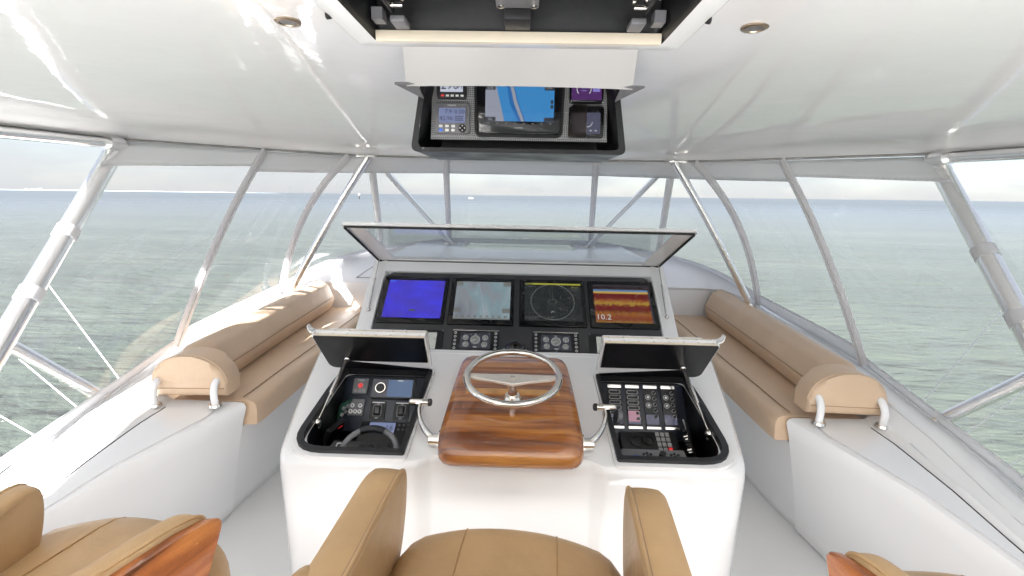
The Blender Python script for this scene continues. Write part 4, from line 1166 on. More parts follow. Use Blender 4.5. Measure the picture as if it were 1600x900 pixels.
t, F, BP, BH = ebox(-1, 'black equipment box left of the wheel, lid up, with a stereo and a headset inside')
def left_box():
    S = -1
    def pt(name, u0, u1, v0, v1, w, mt, bev=0.003, r=0.006):
        return MB().poly(BP, roundpoly([(u0, v0), (u1, v0), (u1, v1), (u0, v1)], r, 3), -0.002, w, bev, 2).build(name, mt, t)
    # fuel cut-off panel with red lamp
    a = pt('alarm_panel', -0.165, -0.088, 0.158, 0.240, 0.012, 'grey_plastic'); a['label'] = 'square switch panel with a red lamp'
    MB().poly(BP, circle(-0.126, 0.200, 0.013, 16), 0.0115, 0.0145).build('lamp', 'red_print', a)
    text('PANIC', 'panel_text', BP, -0.126, 0.228, 0.0135, 0.012, 'print', a)
    for k in range(3): MB().ring(BP, circle(-0.148 + 0.022 * k, 0.174, 0.008, 12), circle(-0.148 + 0.022 * k, 0.174, 0.005, 12), 0.011, 0.0145).build('key', 'print_grey', a)
    a = pt('keypad', -0.168, -0.090, 0.046, 0.130, 0.012, 'grey_plastic'); a['label'] = 'square keypad with five round white keys'
    for u, v in ((-0.148, 0.096), (-0.108, 0.096), (-0.152, 0.066), (-0.129, 0.066), (-0.106, 0.066)):
        MB().poly(BP, circle(u, v, 0.0105, 16), 0.0105, 0.0155).build('key', 'print', a)
        MB().poly(BP, circle(u, v, 0.005, 12), 0.0155, 0.0165).build('key_mark', 'grey_plastic', a)
    # stereo head
    a = pt('stereo', -0.065, 0.165, 0.135, 0.242, 0.016, 'black_matte'); a['label'] = 'slate blue stereo display with a round knob'
    mflat(BP, -0.062, 0.150, 0.142, 0.236, 0.0165, 'e_dark', a, 'stereo_face')
    mflat(BP, 0.020, 0.148, 0.145, 0.233, 0.0172, 'e_stereo', a, 'screen')
    MB().ring(BP, circle(-0.018, 0.190, 0.027, 28), circle(-0.018, 0.190, 0.0225, 28), 0.016, 0.022).build('knob_ring', 'chrome', a)
    MB().cyl(BP(-0.018, 0.190, 0.016), BP(-0.018, 0.190, 0.030), 0.0215, 0.020, 24).build('knob', 'black_matte', a)
    mflat(BP, 0.068, 0.098, 0.2265, 0.2320, 0.0180, 'e_white', a, 'maker_mark')
    # two rocker switch plates
    for u in (-0.018, 0.105):
        a = pt('rocker_switch', u - 0.040, u + 0.040, 0.030, 0.122, 0.006, 'black_matte')
        MB().ring(BP, roundpoly([(u - 0.022, 0.045), (u + 0.022, 0.045), (u + 0.022, 0.105), (u - 0.022, 0.105)], 0.005, 2), roundpoly([(u - 0.018, 0.049), (u + 0.018, 0.049), (u + 0.018, 0.101), (u - 0.018, 0.101)], 0.004, 2), 0.004, 0.012).build('surround', 'grey_plastic', a)
        MB().box(BP, u - 0.0165, u + 0.0165, 0.050, 0.100, 0.004, 0.022, 0.004, taper=0.85).build('rocker', 'glass_black', a)
        mflat(BP, u - 0.032, u + 0.032, 0.1135, 0.1185, 0.0068, 'print', a, 'label_strip')
        text('OFF', 'panel_text', BP, u, 0.037, 0.0068, 0.010, 'print', a); text('ON', 'panel_text', BP, u, 0.109, 0.0068, 0.009, 'print', a)
    # fixed radio lying forward of the panel, number 16 on its window
    R = Fr((-0.66, 2.045, 0.838), (1, 0, 0.0), (0, 1, 0.55))
    a = MB().poly(R, roundpoly([(-0.10, -0.09), (0.19, -0.09), (0.19, 0.065), (-0.10, 0.065)], 0.01, 3), -0.05, 0.0, 0.004, 2).build('radio', 'black_matte', t)
    mflat(R, -0.055, 0.075, 0.0, 0.058, 0.0012, 'e_lcd', a, 'screen')
    text('16', 'screen_text', R, 0.046, 0.028, 0.0020, 0.042, 'e_lcd_dark', a)
    for k in range(10):
        MB().cyl(R(0.095 + 0.022 * (k % 5), 0.045 - 0.025 * (k // 5), 0.0), R(0.095 + 0.022 * (k % 5), 0.045 - 0.025 * (k // 5), 0.005), 0.0055, seg=10).build('key', 'grey_plastic', a)
    # remote panel near the front edge
    R = Fr((-0.70, 1.79, 0.862), (1, 0.0, 0.0), (0, 1, 0.34))
    a = MB().poly(R, roundpoly([(-0.135, -0.075), (0.15, -0.075), (0.15, 0.085), (-0.105, 0.085)], 0.008, 3), -0.02, 0.006, 0.003, 2).build('control_panel', 'charcoal', t)
    MB().ring(R, roundpoly([(-0.085, 0.028), (-0.045, 0.028), (-0.045, 0.07), (-0.085, 0.07)], 0.004, 2), roundpoly([(-0.081, 0.032), (-0.049, 0.032), (-0.049, 0.066), (-0.081, 0.066)], 0.003, 2), 0.005, 0.0085).build('icon_frame', 'print', a)
    for u, v, r_ in ((0.035, 0.045, 0.014), (0.075, 0.045, 0.014), (0.11, 0.045, 0.010)):
        MB().cyl(R(u, v, 0.006), R(u, v, 0.020), r_, r_ * 0.85, 16).build('knob', 'black_matte', a)
    for u in (-0.02, 0.005, 0.03, 0.06, 0.085, 0.11, 0.13):
        for v in (-0.005, -0.035): mflat(R, u - 0.007, u + 0.007, v - 0.004, v + 0.004, 0.0068, 'print_grey', a, 'key')
    for k in range(5): mflat(R, -0.115, -0.055, -0.06 + 0.012 * k, -0.056 + 0.012 * k, 0.0068, 'black', a, 'slot')
    # autopilot head on the outboard wall and a small board behind it
    R = Fr((-0.862, 1.99, 0.865), (0.28, 1, 0), (0.45, 0, 1))
    a = MB().poly(R, roundpoly([(-0.06, -0.05), (0.06, -0.05), (0.06, 0.05), (-0.06, 0.05)], 0.006, 3), -0.005, 0.016, 0.003, 2).build('pilot_head', 'black_matte', t)
    mflat(R, -0.045, 0.045, -0.03, 0.04, 0.0172, 'glass_black', a, 'screen')
    mflat(R, 0.004, 0.035, 0.030, 0.035, 0.018, 'red_print', a, 'maker_mark')
    R = Fr((-0.862, 2.135, 0.915), (0.35, 1, 0), (0.40, 0, 1))
    a = MB().box(R, -0.045, 0.045, -0.05, 0.05, 0.0, 0.006, 0.001).build('circuit_board', 'green_board', t)
    for k in range(4): MB().cyl(R(-0.02 + 0.03 * (k % 2), -0.02 + 0.04 * (k // 2), 0.006), R(-0.02 + 0.03 * (k % 2), -0.02 + 0.04 * (k // 2), 0.016), 0.010, seg=12).build('terminal', 'print_grey', a)
left_box()

def headset():
    c = V(-0.615, 1.79, 0.915)
    t = thing('headset', 'grey headphones lying in the left equipment box', 'headset', c)
    fr = Fr(c, (1, 0.05, 0), (0, 0.62, 0.55))
    band = [fr(0.118 * cos(a), 0.10 * sin(a) - 0.02, 0.0) for a in [radians(180 - 180 * k / 20) for k in range(21)]]
    MB().tube(band, 0.013, 10, flat=(fr.w, 0.75)).build('headband', 'grey_plastic', t)
    MB().tube(band[7:14], 0.016, 10).build('pad', 'black_matte', t)
    for s in (-1, 1):
        p = fr(0.118 * s, -0.045, 0.0)
        e = MB().tube([p + fr.u * s * 0.028, p + fr.u * s * 0.02, p - fr.u * s * 0.006, p - fr.u * s * 0.02], [0.018, 0.030, 0.034, 0.026], 20).build('ear_cup', 'grey_plastic', t)
        MB().tube([p - fr.u * s * 0.020, p - fr.u * s * 0.034], [0.030, 0.026], 20).build('cushion', 'black_matte', e)
    MB().tube(catmull([fr(0.125, -0.05, 0.0), fr(0.15, -0.03, 0.03), fr(0.16, 0.05, 0.03), fr(0.15, 0.10, 0.03), fr(0.12, 0.16, 0.0)], 6), 0.004, 6).build('cable', 'black_matte', t)
headset()

t, F, BP, BH = ebox(1, 'black equipment box right of the wheel, lid up, with four breaker rows inside')
def right_box():
    for k in range(4):
        u0 = -0.185 + 0.092 * k
        a = MB().poly(BP, roundpoly([(u0, 0.022), (u0 + 0.072, 0.022), (u0 + 0.072, 0.243), (u0, 0.243)], 0.004, 2), -0.002, 0.007, 0.002, 2).build('breaker_row', 'black_matte', t)
        MB().poly(BP, roundpoly([(u0, 0.226), (u0 + 0.072, 0.226), (u0 + 0.072, 0.245), (u0, 0.245)], 0.004, 2), 0.007, 0.013, 0.001).build('cap', 'steel', a)
        MB().poly(BP, roundpoly([(u0, 0.020), (u0 + 0.072, 0.020), (u0 + 0.072, 0.034), (u0, 0.034)], 0.003, 2), 0.007, 0.013, 0.001).build('cap', 'steel', a)
        if k < 2:
            for j in range(6):
                v = 0.206 - 0.027 * j
                MB().ring(BP, roundpoly([(u0 + 0.006, v - 0.010), (u0 + 0.066, v - 0.010), (u0 + 0.066, v + 0.010), (u0 + 0.006, v + 0.010)], 0.0095, 4), roundpoly([(u0 + 0.009, v - 0.007), (u0 + 0.063, v - 0.007), (u0 + 0.063, v + 0.007), (u0 + 0.009, v + 0.007)], 0.0068, 4), 0.006, 0.010).build('switch_surround', 'print_grey', a)
                MB().cyl(BP(u0 + 0.052, v, 0.006), BP(u0 + 0.052, v, 0.017), 0.0085, 0.007, 12).build('breaker_knob', 'black', a)
            if k == 1: mflat(BP, u0 + 0.006, u0 + 0.060, 0.056, 0.110, 0.0108, 'e_pink', a, 'label_strip')
        else:
            for j in range(5):
                v = 0.205 - 0.030 * j
                MB().cyl(BP(u0 + 0.054, v, 0.006), BP(u0 + 0.054, v, 0.020), 0.008, 0.006, 12).build('breaker_knob', 'black', a)
                MB().ring(BP, circle(u0 + 0.054, v, 0.0105, 14), circle(u0 + 0.054, v, 0.0082, 14), 0.006, 0.009).build('breaker_ring', 'print_grey', a)
            for j in range(2):
                v = 0.182 - 0.042 * j
                MB().ring(BP, circle(u0 + 0.022, v, 0.014, 16), circle(u0 + 0.022, v, 0.010, 16), 0.006, 0.010).build('dial_ring', 'print_grey', a)
                MB().poly(BP, circle(u0 + 0.022, v, 0.006, 10), 0.006, 0.012).build('lamp', 'print', a)
        mflat(BP, u0 + 0.004, u0 + 0.066, 0.045, 0.094, 0.0078, 'e_slate', a, 'label_strip')
    # keypad unit on the floor of the box, a handset beside it
    R = Fr((0.66, 2.035, 0.838), (1, 0, 0), (0, 1, 0.50))
    a = MB().poly(R, roundpoly([(-0.13, -0.085), (0.15, -0.085), (0.15, 0.06), (-0.13, 0.06)], 0.01, 3), -0.05, 0.0, 0.004, 2).build('satellite_phone', 'black_matte', t)
    for k in range(12):
        u, v = 0.055 + 0.024 * (k % 3), 0.042 - 0.028 * (k // 3)
        MB().box(R, u - 0.0095, u + 0.0095, v - 0.011, v + 0.011, 0.0, 0.006, 0.002).build('key', 'red_print' if k == 11 else 'print_grey', a)
    for u, v, r_ in ((-0.05, 0.0, 0.03), (0.005, 0.005, 0.024)):
        MB().tube([R(u + r_ * cos(2 * pi * k / 20), v + r_ * sin(2 * pi * k / 20), 0.004) for k in range(20)], 0.003, 6, closed=True).build('cable_loop', 'black', a)
    # grey remote near the front edge
    R = Fr((0.625, 1.785, 0.872), (1, 0, 0), (0, 1, 0.34))
    a = MB().poly(R, roundpoly([(-0.165, -0.075), (0.145, -0.075), (0.145, 0.08), (-0.135, 0.08)], 0.008, 3), -0.02, 0.006, 0.003, 2).build('control_panel', 'grey_plastic', t)
    for cx in (-0.025, 0.095):
        for k in range(8):
            an = 2 * pi * k / 8
            MB().cyl(R(cx + 0.022 * cos(an), 0.035 + 0.022 * sin(an), 0.006), R(cx + 0.022 * cos(an), 0.035 + 0.022 * sin(an), 0.010), 0.006, seg=8).build('key', 'black', a)
        MB().cyl(R(cx, 0.035, 0.006), R(cx, 0.035, 0.012), 0.011, 0.009, 14).build('knob', 'black', a)
    MB().cyl(R(0.04, 0.045, 0.006), R(0.04, 0.045, 0.024), 0.015, 0.013, 18).build('knob', 'black_matte', a)
    for k in range(9): MB().cyl(R(-0.02 + 0.017 * k, -0.015, 0.006), R(-0.02 + 0.017 * k, -0.015, 0.009), 0.0045, seg=8).build('key', 'print_grey', a)
    mflat(R, -0.085, -0.065, 0.030, 0.044, 0.0068, 'e_blue', a, 'lamp')
    mflat(R, -0.10, -0.03, -0.058, -0.050, 0.0068, 'black', a, 'slot')
    # a round handset rest and the valve board on the outboard wall
    MB().tube([F(-0.19, 0.30, -0.02), F(-0.17, 0.30, -0.025)], 0.035, 24).build('speaker', 'grey_plastic', t)
    R = Fr((0.858, 1.985, 0.865), (-0.25, -1, 0), (-0.42, 0, 1))
    a = MB().box(R, -0.085, 0.085, -0.07, 0.075, 0.0, 0.008, 0.002).build('valve_board', 'black_matte', t)
    MB().tube([R(-0.085, 0.085, 0.012), R(-0.095, -0.075, 0.012)], 0.004, 6).build('edge_trim', 'print', a)
    for i_ in range(3):
        for j in range(3):
            u, v = -0.055 + 0.05 * i_, -0.045 + 0.042 * j
            MB().cyl(R(u, v, 0.008), R(u, v, 0.030), 0.010, 0.008, 10).build('toggle', 'chrome' if (i_ + j) % 2 else 'black', a)
right_box()

# ------------------------------------------------------------------ wooden helm pod, wheel, throttles
def pod():
    t = thing('helm_pod', 'varnished teak helm pod under the steering wheel', 'helm pod', (0, 2.0, 0.95))
    prof = [(2.42, 1.06), (2.425, 1.09), (2.40, 1.122), (2.32, 1.135), (2.10, 1.116), (1.90, 1.086), (1.80, 1.069), (1.72, 1.054), (1.655, 1.033), (1.622, 1.004), (1.612, 0.972), (1.620, 0.946), (1.655, 0.930), (1.76, 0.930)]
    prof = [(p.x, p.y) for p in catmull([V(a, b, 0) for a, b in prof], 4)]
    cy, cz = 2.0, 1.01
    def loop(x, k, dz=0):
        return [V(x * (1 - 0.035 * (y - 1.6) / 0.8), cy + (y - cy) * lerp(1, k, 0.55), cz + (z - cz) * k) for y, z in prof]
    W = 0.298; L = []
    for dx, k in ((-W, 0.66), (-W + 0.004, 0.76), (-W + 0.013, 0.86), (-W + 0.03, 0.945), (-W + 0.055, 0.988), (-W + 0.09, 1.0)): L.append(loop(dx, k))
    for x in (-0.12, 0, 0.12): L.append(loop(x, 1.0))
    for dx, k in ((-W + 0.09, 1.0), (-W + 0.055, 0.988), (-W + 0.03, 0.945), (-W + 0.013, 0.86), (-W + 0.004, 0.76), (-W, 0.66)): L.append(loop(-dx, k))
    MB().loft(L).build('body', 'wood', t, smooth=60)
    # pale inlay strip let in across the top
    st = []
    for x in [-0.285, -0.275, -0.25, -0.2, -0.1, 0, 0.1, 0.2, 0.25, 0.275, 0.285]:
        e = abs(x) / 0.298; dz = 0 if e < 0.7 else -0.055 * ((e - 0.7) / 0.3) ** 2.6
        sc_ = (1 - 0.035 * (2.13 - 1.6) / 0.8)
        st.append([V(x * sc_, 1.965, 1.0995 + dz), V(x * sc_, 2.008, 1.1062 + dz), V(x * sc_, 2.008, 1.09 + dz), V(x * sc_, 1.965, 1.085 + dz)])
    MB().loft(st).build('inlay_strip', 'wood_pale', t)
    return t
pod()

def wheel():
    c = V(0.0, 1.925, 1.205)
    nrm = V(0, -0.20, 1.0).normalized()
    fr = Fr(c, (1, 0, 0), (0, 1, 0.20))
    t = thing('steering_wheel', 'polished steel steering wheel with a single broad spoke bar', 'steering wheel', fr(0, 0, -0.12))
    R = 0.207
    MB().tube([fr(R * cos(2 * pi * k / 56), R * sin(2 * pi * k / 56), 0.0) for k in range(56)], 0.0155, 14, closed=True).build('rim', 'chrome', t)
    pts = [(-0.195, 0.022), (-0.165, 0.012), (-0.09, 0.016), (0, 0.020), (0.09, 0.016), (0.165, 0.012), (0.195, 0.022), (0.197, -0.004), (0.165, -0.020), (0.08, -0.036), (0.0, -0.062), (-0.08, -0.036), (-0.165, -0.020), (-0.197, -0.004)]
    pts = pts[::-1]
    MB().poly(fr, pts, -0.014, -0.002, 0.004, 2).build('spoke_bar', 'satin', t)
    MB().cyl(fr(0, -0.012, -0.004), fr(0, -0.012, 0.004), 0.013, 0.011, 18).build('centre_nut', 'chrome', t)
    MB().tube([fr(0, -0.012, -0.014), fr(0, -0.012, -0.06), fr(0, -0.012, -0.125)], [0.024, 0.021, 0.024], 20).build('hub', 'chrome', t)
    MB().cyl(fr(0, -0.012, -0.112), fr(0, -0.012, -0.092), 0.042, 0.032, 24).build('flange', 'chrome', t)
wheel()

def throttle(s, label):
    hub = V(s * 0.325, 1.745, 0.982)
    top = V(s * 0.418, 1.90, 1.078)
    t = thing('throttle_lever', label, 'lever', hub, 'throttle levers on the helm pod')
    MB().cyl(V(s * 0.285, 1.745, 0.982), V(s * 0.303, 1.745, 0.982), 0.046, 0.042, 24).build('boss', 'chrome', t)
    MB().cyl(V(s * 0.300, 1.745, 0.982), V(s * 0.345, 1.745, 0.982), 0.028, 0.026, 20).build('hub', 'chrome', t)
    arm = catmull([V(s * 0.335, 1.748, 0.990), V(s * 0.362, 1.770, 1.004), V(s * 0.394, 1.815, 1.026), V(s * 0.412, 1.862, 1.052), V(s * 0.412, 1.895, 1.076)], 6)
    MB().tube(arm, [0.021 - 0.008 * k / (len(arm) - 1) for k in range(len(arm))], 10, flat=(V(1, 0, 0), 0.6)).build('arm', 'chrome', t)
    MB().tube([top + V(-0.045, 0, 0), top + V(-0.040, 0, 0), top + V(0.040, 0, 0), top + V(0.045, 0, 0)], [0.012, 0.016, 0.016, 0.012], 18).build('handle', 'chrome', t)
    e = -s
    MB().tube([top + V(e * 0.040, 0, 0), top + V(e * 0.052, 0, 0), top + V(e * 0.056, 0, 0)], [0.0168, 0.0165, 0.010], 18).build('end_cap', 'black_matte', t)
throttle(-1, 'chrome throttle lever on the left side of the wooden pod')
throttle(1, 'chrome throttle lever on the right side of the wooden pod')

# ------------------------------------------------------------------ overhead lockers
def overhead_locker():
    t = thing('overhead_locker', 'open overhead locker in the ceiling, black inside, nearest the camera', 'locker', (0, 1.1, 2.4))
    z0 = 2.43
    def rect(x, ya, yb, zz, r=0.02, bow=0.0):
        pts = roundpoly([(-x, ya), (x, ya), (x, yb), (-x, yb)], r, 4); return [V(a, b + (bow * (1 - (a / x) ** 2) if b > 1 else 0), zz) for a, b in pts]
    L = [rect(0.53, 0.28, 1.55, 2.56, 0.05), rect(0.50, 0.30, 1.50, 2.47, 0.04), rect(0.474, 0.33, 1.478, z0 + 0.004, 0.03), rect(0.466, 0.34, 1.470, z0, 0.025), rect(0.412, 0.345, 1.432, z0 + 0.002, 0.02)]
    MB().loft(L, caps=False).build('bezel', 'gelcoat', t)
    L = [rect(0.412, 0.345, 1.432, z0 + 0.002, 0.02), rect(0.405, 0.36, 1.425, z0 + 0.02, 0.02), rect(0.395, 0.38, 1.40, 2.60, 0.02), rect(0.2, 0.7, 1.2, 2.60, 0.02), rect(0.01, 0.9, 1.0, 2.60, 0.002)]
    MB().loft(L, caps=False).build('liner', 'black', t)
    # cream shelf lip across the forward edge
    MB().loft([[V(x, 1.405 + y, z0 - 0.006 + z) for y, z in roundpoly([(0.0, 0.0), (0.024, 0.004), (0.024, 0.032), (0.0, 0.032)], 0.006, 2)] for x in (-0.405, 0.0, 0.405)]).build('shelf_lip', 'cream', t)
    for s in (-1, 1):
        MB().tube([V(s * 0.470, 1.24, z0 + 0.012), V(s * 0.4645, 1.24, z0 + 0.010)], [0.020, 0.017], 20, flat=(V(0, 0, 1), 1)).build('latch_button', 'rubber', t)
        h = MB().box(WORLD, s * 0.32 - 0.02, s * 0.32 + 0.02, 1.32, 1.385, z0 + 0.018, z0 + 0.034, 0.004).build('hinge', 'grey_plastic', t)
        MB().cyl(V(s * 0.32 - 0.02, 1.30, z0 + 0.05), V(s * 0.32 + 0.02, 1.30, z0 + 0.05), 0.006, seg=10).build('hinge_pin', 'chrome', h)
        MB().box(WORLD, s * 0.335 - 0.004, s * 0.335 + 0.004, 0.95, 1.33, z0 + 0.04, z0 + 0.09, 0.002).build('arm', 'black_matte', h)
        MB().loft([[V(s * a, 1.34 + b, z0 + 0.03 + c_) for b, c_ in ((0, 0), (0.04, 0), (0.04, 0.03), (0, 0.03))] for a in (0.365, 0.395)]).build('bracket', 'grey_plastic', t)
        b = MB(); b.loft([[V(s * x, y, z0 + z) for y, z in ((0.9, 0.03), (1.12, 0.03), (1.20, 0.06), (0.9, 0.08))] for x in (0.365, 0.392)]).build('side_bracket', 'black_matte', t)
        for k in range(3): MB().ball(V(s * (0.30 + 0.03 * k) , 1.30 - 0.012 * k, z0 + 0.065), 0.007, seg=8).build('bolt', 'chrome', h)
    m_ = MB().box(WORLD, -0.035, 0.035, 1.30, 1.385, z0 + 0.02, z0 + 0.05, 0.003).build('latch_plate', 'black_matte', t)
    MB().box(WORLD, -0.055, 0.055, 0.85, 1.30, z0 + 0.045, z0 + 0.075, 0.003).build('latch_arm', 'grey_plastic', m_)
    for s in (-1, 1): MB().cyl(V(s * 0.042, 1.282, z0 + 0.040), V(s * 0.042, 1.282, z0 + 0.05), 0.008, seg=10).build('bolt', 'chrome', m_)
overhead_locker()

def overhead_instruments():
    t = thing('overhead_instrument_box', 'black overhead instrument box with a chart plotter, hanging beyond the open locker', 'instrument box', (0, 2.1, 2.4))
    # shell: open box facing aft and a little down, wider at the bottom
    zb, zt = 2.176, 2.58
    Y0, Y1 = 1.995, 2.45
    fr = Fr((0, Y0, 0), (1, 0, 0), (0, 0, 1))      # u=x v=z w=-y (towards the camera)
    o = roundpoly([(-0.455, zb), (0.455, zb), (0.385, zt), (-0.385, zt)], [0.025, 0.025, 0.0, 0.0], 4)
    i = roundpoly([(-0.425, zb + 0.018), (0.425, zb + 0.018), (0.365, zt), (-0.365, zt)], [0.02, 0.02, 0.0, 0.0], 4)
    i = [(u, min(v, zt - 0.001)) for u, v in i]
    # bowed front edge
    b = MB(); n = len(o)
    def P3(u, v, y): return V(u, y, v - (0.006 * (1 - (u / 0.455) ** 2) if v < zb + 0.05 else 0))
    A = [b.bm.verts.new(P3(u, v, Y0)) for u, v in o]; B = [b.bm.verts.new(P3(u, v, Y0)) for u, v in i]
    C = [b.bm.verts.new(P3(u * 0.98, v, Y1)) for u, v in o]; D = [b.bm.verts.new(P3(u * 0.9, v, Y1 - 0.15)) for u, v in i]
    for k in range(n):
        j = (k + 1) % n
        b.bm.faces.new((A[k], A[j], B[j], B[k])); b.bm.faces.new((A[j], A[k], C[k], C[j])); b.bm.faces.new((B[k], B[j], D[j], D[k]))
    b.bm.faces.new(C); b.bm.faces.new(D)
    b.build('shell', 'black', t)
    # carbon instrument panel, set back and tilted
    P0, P1 = V(0, 2.075, 2.235), V(0, 2.115, 2.60)
    CP = Fr(P0, (1, 0, 0), P1 - P0)
    MB().poly(CP, [(-0.385, 0.0), (0.385, 0.0), (0.375, 0.33), (-0.375, 0.33)], -0.01, 0.0, 0.002).build('carbon_panel', 'carbon', t)
    # chart plotter
    a = MB().poly(CP, roundpoly([(-0.178, 0.022), (0.178, 0.022), (0.185, 0.30), (-0.185, 0.30)], 0.02, 4), 0.0, 0.022, 0.006, 2).build('chart_plotter', 'glass_black', t)
    MB().ring(CP, roundpoly([(-0.190, 0.012), (0.190, 0.012), (0.197, 0.31), (-0.197, 0.31)], 0.03, 4), roundpoly([(-0.170, 0.030), (0.170, 0.030), (0.177, 0.292), (-0.177, 0.292)], 0.015, 4), 0.0, 0.012).build('bezel', 'black_matte', a)
    w = 0.0225
    mflat(CP, -0.145, 0.150, 0.075, 0.225, w, 'e_chart_blue', a, 'screen')
    def ply(pts, mt, nm, ww): MB().poly(CP, pts, ww - 0.0004, ww).build(nm, mt, a, smooth=0)
    ply([(-0.145, 0.075), (-0.062, 0.075), (-0.100, 0.225), (-0.145, 0.225)], 'e_chart_land', 'chart_land', w + 0.0008)
    ply([(-0.004, 0.075), (0.030, 0.075), (-0.002, 0.150), (-0.022, 0.225), (-0.054, 0.225), (-0.040, 0.150)], 'e_chart_deep', 'chart_channel', w + 0.0008)
    ply([(0.010, 0.075), (0.024, 0.075), (-0.010, 0.160), (-0.026, 0.225), (-0.040, 0.225), (-0.022, 0.150)], 'e_chart_land', 'chart_channel', w + 0.0016)
    for (x0, x1, y0, y1) in ((-0.145, -0.102, 0.205, 0.225), (0.108, 0.150, 0.205, 0.225), (-0.145, -0.100, 0.075, 0.092), (0.108, 0.150, 0.075, 0.092), (0.135, 0.146, 0.150, 0.165), (0.135, 0.146, 0.130, 0.145)): mflat(CP, x0, x1, y0, y1, w + 0.0024, 'e_dark', a, 'screen_mark')
    text('0.16', 'screen_text', CP, -0.124, 0.213, w + 0.003, 0.014, 'e_white', a); text('152', 'screen_text', CP, -0.124, 0.083, w + 0.003, 0.012, 'e_white', a)
    text('7.9 kt', 'screen_text', CP, 0.128, 0.215, w + 0.003, 0.010, 'e_white', a)
    for k in range(8): mflat(CP, -0.135 + 0.038 * k, -0.125 + 0.038 * k, 0.064, 0.069, w + 0.0008, 'e_grey', a, 'screen_mark')
    text('GARMIN', 'maker_mark', CP, 0.0, 0.048, w + 0.001, 0.010, 'e_white', a)
    # left: two small instruments
    def unit(x0, x1, v0, v1, mt='grey_plastic', name='instrument'):
        return MB().poly(CP, roundpoly([(x0, v0), (x1, v0), (x1, v1), (x0, v1)], 0.012, 4), 0.0, 0.018, 0.005, 2).build(name, mt, t)
    a = unit(-0.355, -0.228, 0.168, 0.30, 'black_matte'); a['label'] = 'small heading display reading 290'
    mflat(CP, -0.340, -0.243, 0.195, 0.285, 0.0186, 'e_lcd_pale', a, 'screen')
    text('290', 'screen_text', CP, -0.300, 0.222, 0.0195, 0.052, 'e_lcd_dark', a); text('M', 'screen_text', CP, -0.256, 0.216, 0.0195, 0.026, 'e_lcd_dark', a); text('o', 'screen_text', CP, -0.258, 0.242, 0.0195, 0.020, 'e_lcd_dark', a)
    for k in range(5): MB().box(CP, -0.337 + 0.021 * k, -0.324 + 0.021 * k, 0.176, 0.184, 0.017, 0.020, 0.001).build('key', 'red_print' if k == 0 else 'print', a)
    a = unit(-0.365, -0.213, 0.022, 0.148, 'grey_plastic'); a['label'] = 'small speed and depth display with round keys'
    mflat(CP, -0.345, -0.232, 0.066, 0.128, 0.0186, 'e_lcd', a, 'screen')
    text('7.9', 'screen_text', CP, -0.305, 0.112, 0.0195, 0.026, 'e_lcd_dark', a); text('0.00', 'screen_text', CP, -0.256, 0.112, 0.0195, 0.026, 'e_lcd_dark', a)
    text('42.96', 'screen_text', CP, -0.314, 0.084, 0.0195, 0.026, 'e_lcd_dark', a)
    for k in range(3): mflat(CP, -0.276, -0.240, 0.076 + 0.008 * k, 0.079 + 0.008 * k, 0.0195, 'e_lcd_dark', a, 'screen_mark')
    text('FURUNO', 'maker_mark', CP, -0.29, 0.139, 0.0195, 0.009, 'print', a)
    for k in range(6):
        u, v = -0.337 + 0.027 * (k % 3), 0.052 - 0.017 * (k // 3)
        MB().box(CP, u - 0.008, u + 0.008, v - 0.0055, v + 0.0055, 0.017, 0.021, 0.002).build('key', 'e_blue' if k == 3 else 'print', a)
    MB().cyl(CP(-0.243, 0.044, 0.017), CP(-0.243, 0.044, 0.022), 0.018, 0.016, 20).build('dial', 'black_matte', a)
    for du, dv in ((-0.010, 0), (0.010, 0), (0, 0.010), (0, -0.010)): MB().ball(CP(-0.243 + du, 0.044 + dv, 0.0225), 0.003, seg=6).build('dial_mark', 'print', a)
    # right: purple gauge above, covered dark gauge below
    a = unit(0.215, 0.360, 0.158, 0.30, 'glass_black'); a['label'] = 'small gauge display glowing purple'
    mflat(CP, 0.224, 0.352, 0.170, 0.295, 0.0186, 'e_purple', a, 'screen')
    cc = (0.276, 0.216)
    MB().tube([CP(cc[0] + 0.030 * cos(an), cc[1] + 0.030 * sin(an), 0.0192) for an in [radians(-40 + 260 * k / 24) for k in range(25)]], 0.0018, 5).build('gauge_arc', 'e_white', a)
    mflat(CP, 0.314, 0.344, 0.204, 0.232, 0.0195, 'e_violet', a, 'screen_mark')
    for k in range(3): mflat(CP, 0.265, 0.287, 0.207 + 0.011 * k, 0.210 + 0.011 * k, 0.0195, 'e_violet', a, 'screen_mark')
    a = unit(0.215, 0.366, 0.014, 0.145, 'glass_black'); a['label'] = 'dark gauge display half hidden by a brown film'
    mflat(CP, 0.232, 0.350, 0.030, 0.118, 0.0186, 'e_slate', a, 'screen')
    MB().tube([CP(0.296 + 0.020 * cos(an), 0.078 + 0.020 * sin(an), 0.0192) for an in [radians(180 + 180 * k / 14) for k in range(15)]], 0.0014, 5).build('gauge_arc', 'e_white', a)
    for k in range(4): mflat(CP, 0.262 + 0.022 * k, 0.270 + 0.022 * k, 0.040, 0.046, 0.0195, 'e_white', a, 'screen_mark')
    MB().poly(CP, [(0.214, 0.012), (0.292, 0.012), (0.292, 0.150), (0.230, 0.150)], 0.021, 0.0225).build('film', 'cover_film', a)
    # raised lid: pale plate hanging in front of the top, little wings at its lower corners
    LP = Fr((0, 1.90, 2.417), (1, 0, 0), (0, -0.10, 0.14))
    def lidsec(u, v):
        x = lerp(-0.442, 0.442, u); bow = 0.006 * (1 - (x / 0.442) ** 2)
        return V(x * (1 - 0.02 * v), 1.90 - 0.10 * v - bow * (1 - v), 2.412 + 0.155 * v + bow * (1 - v) * 0.8)
    l_ = MB().grid(lidsec, 24, 6, 0.012).build('lid', 'light_grey', t)
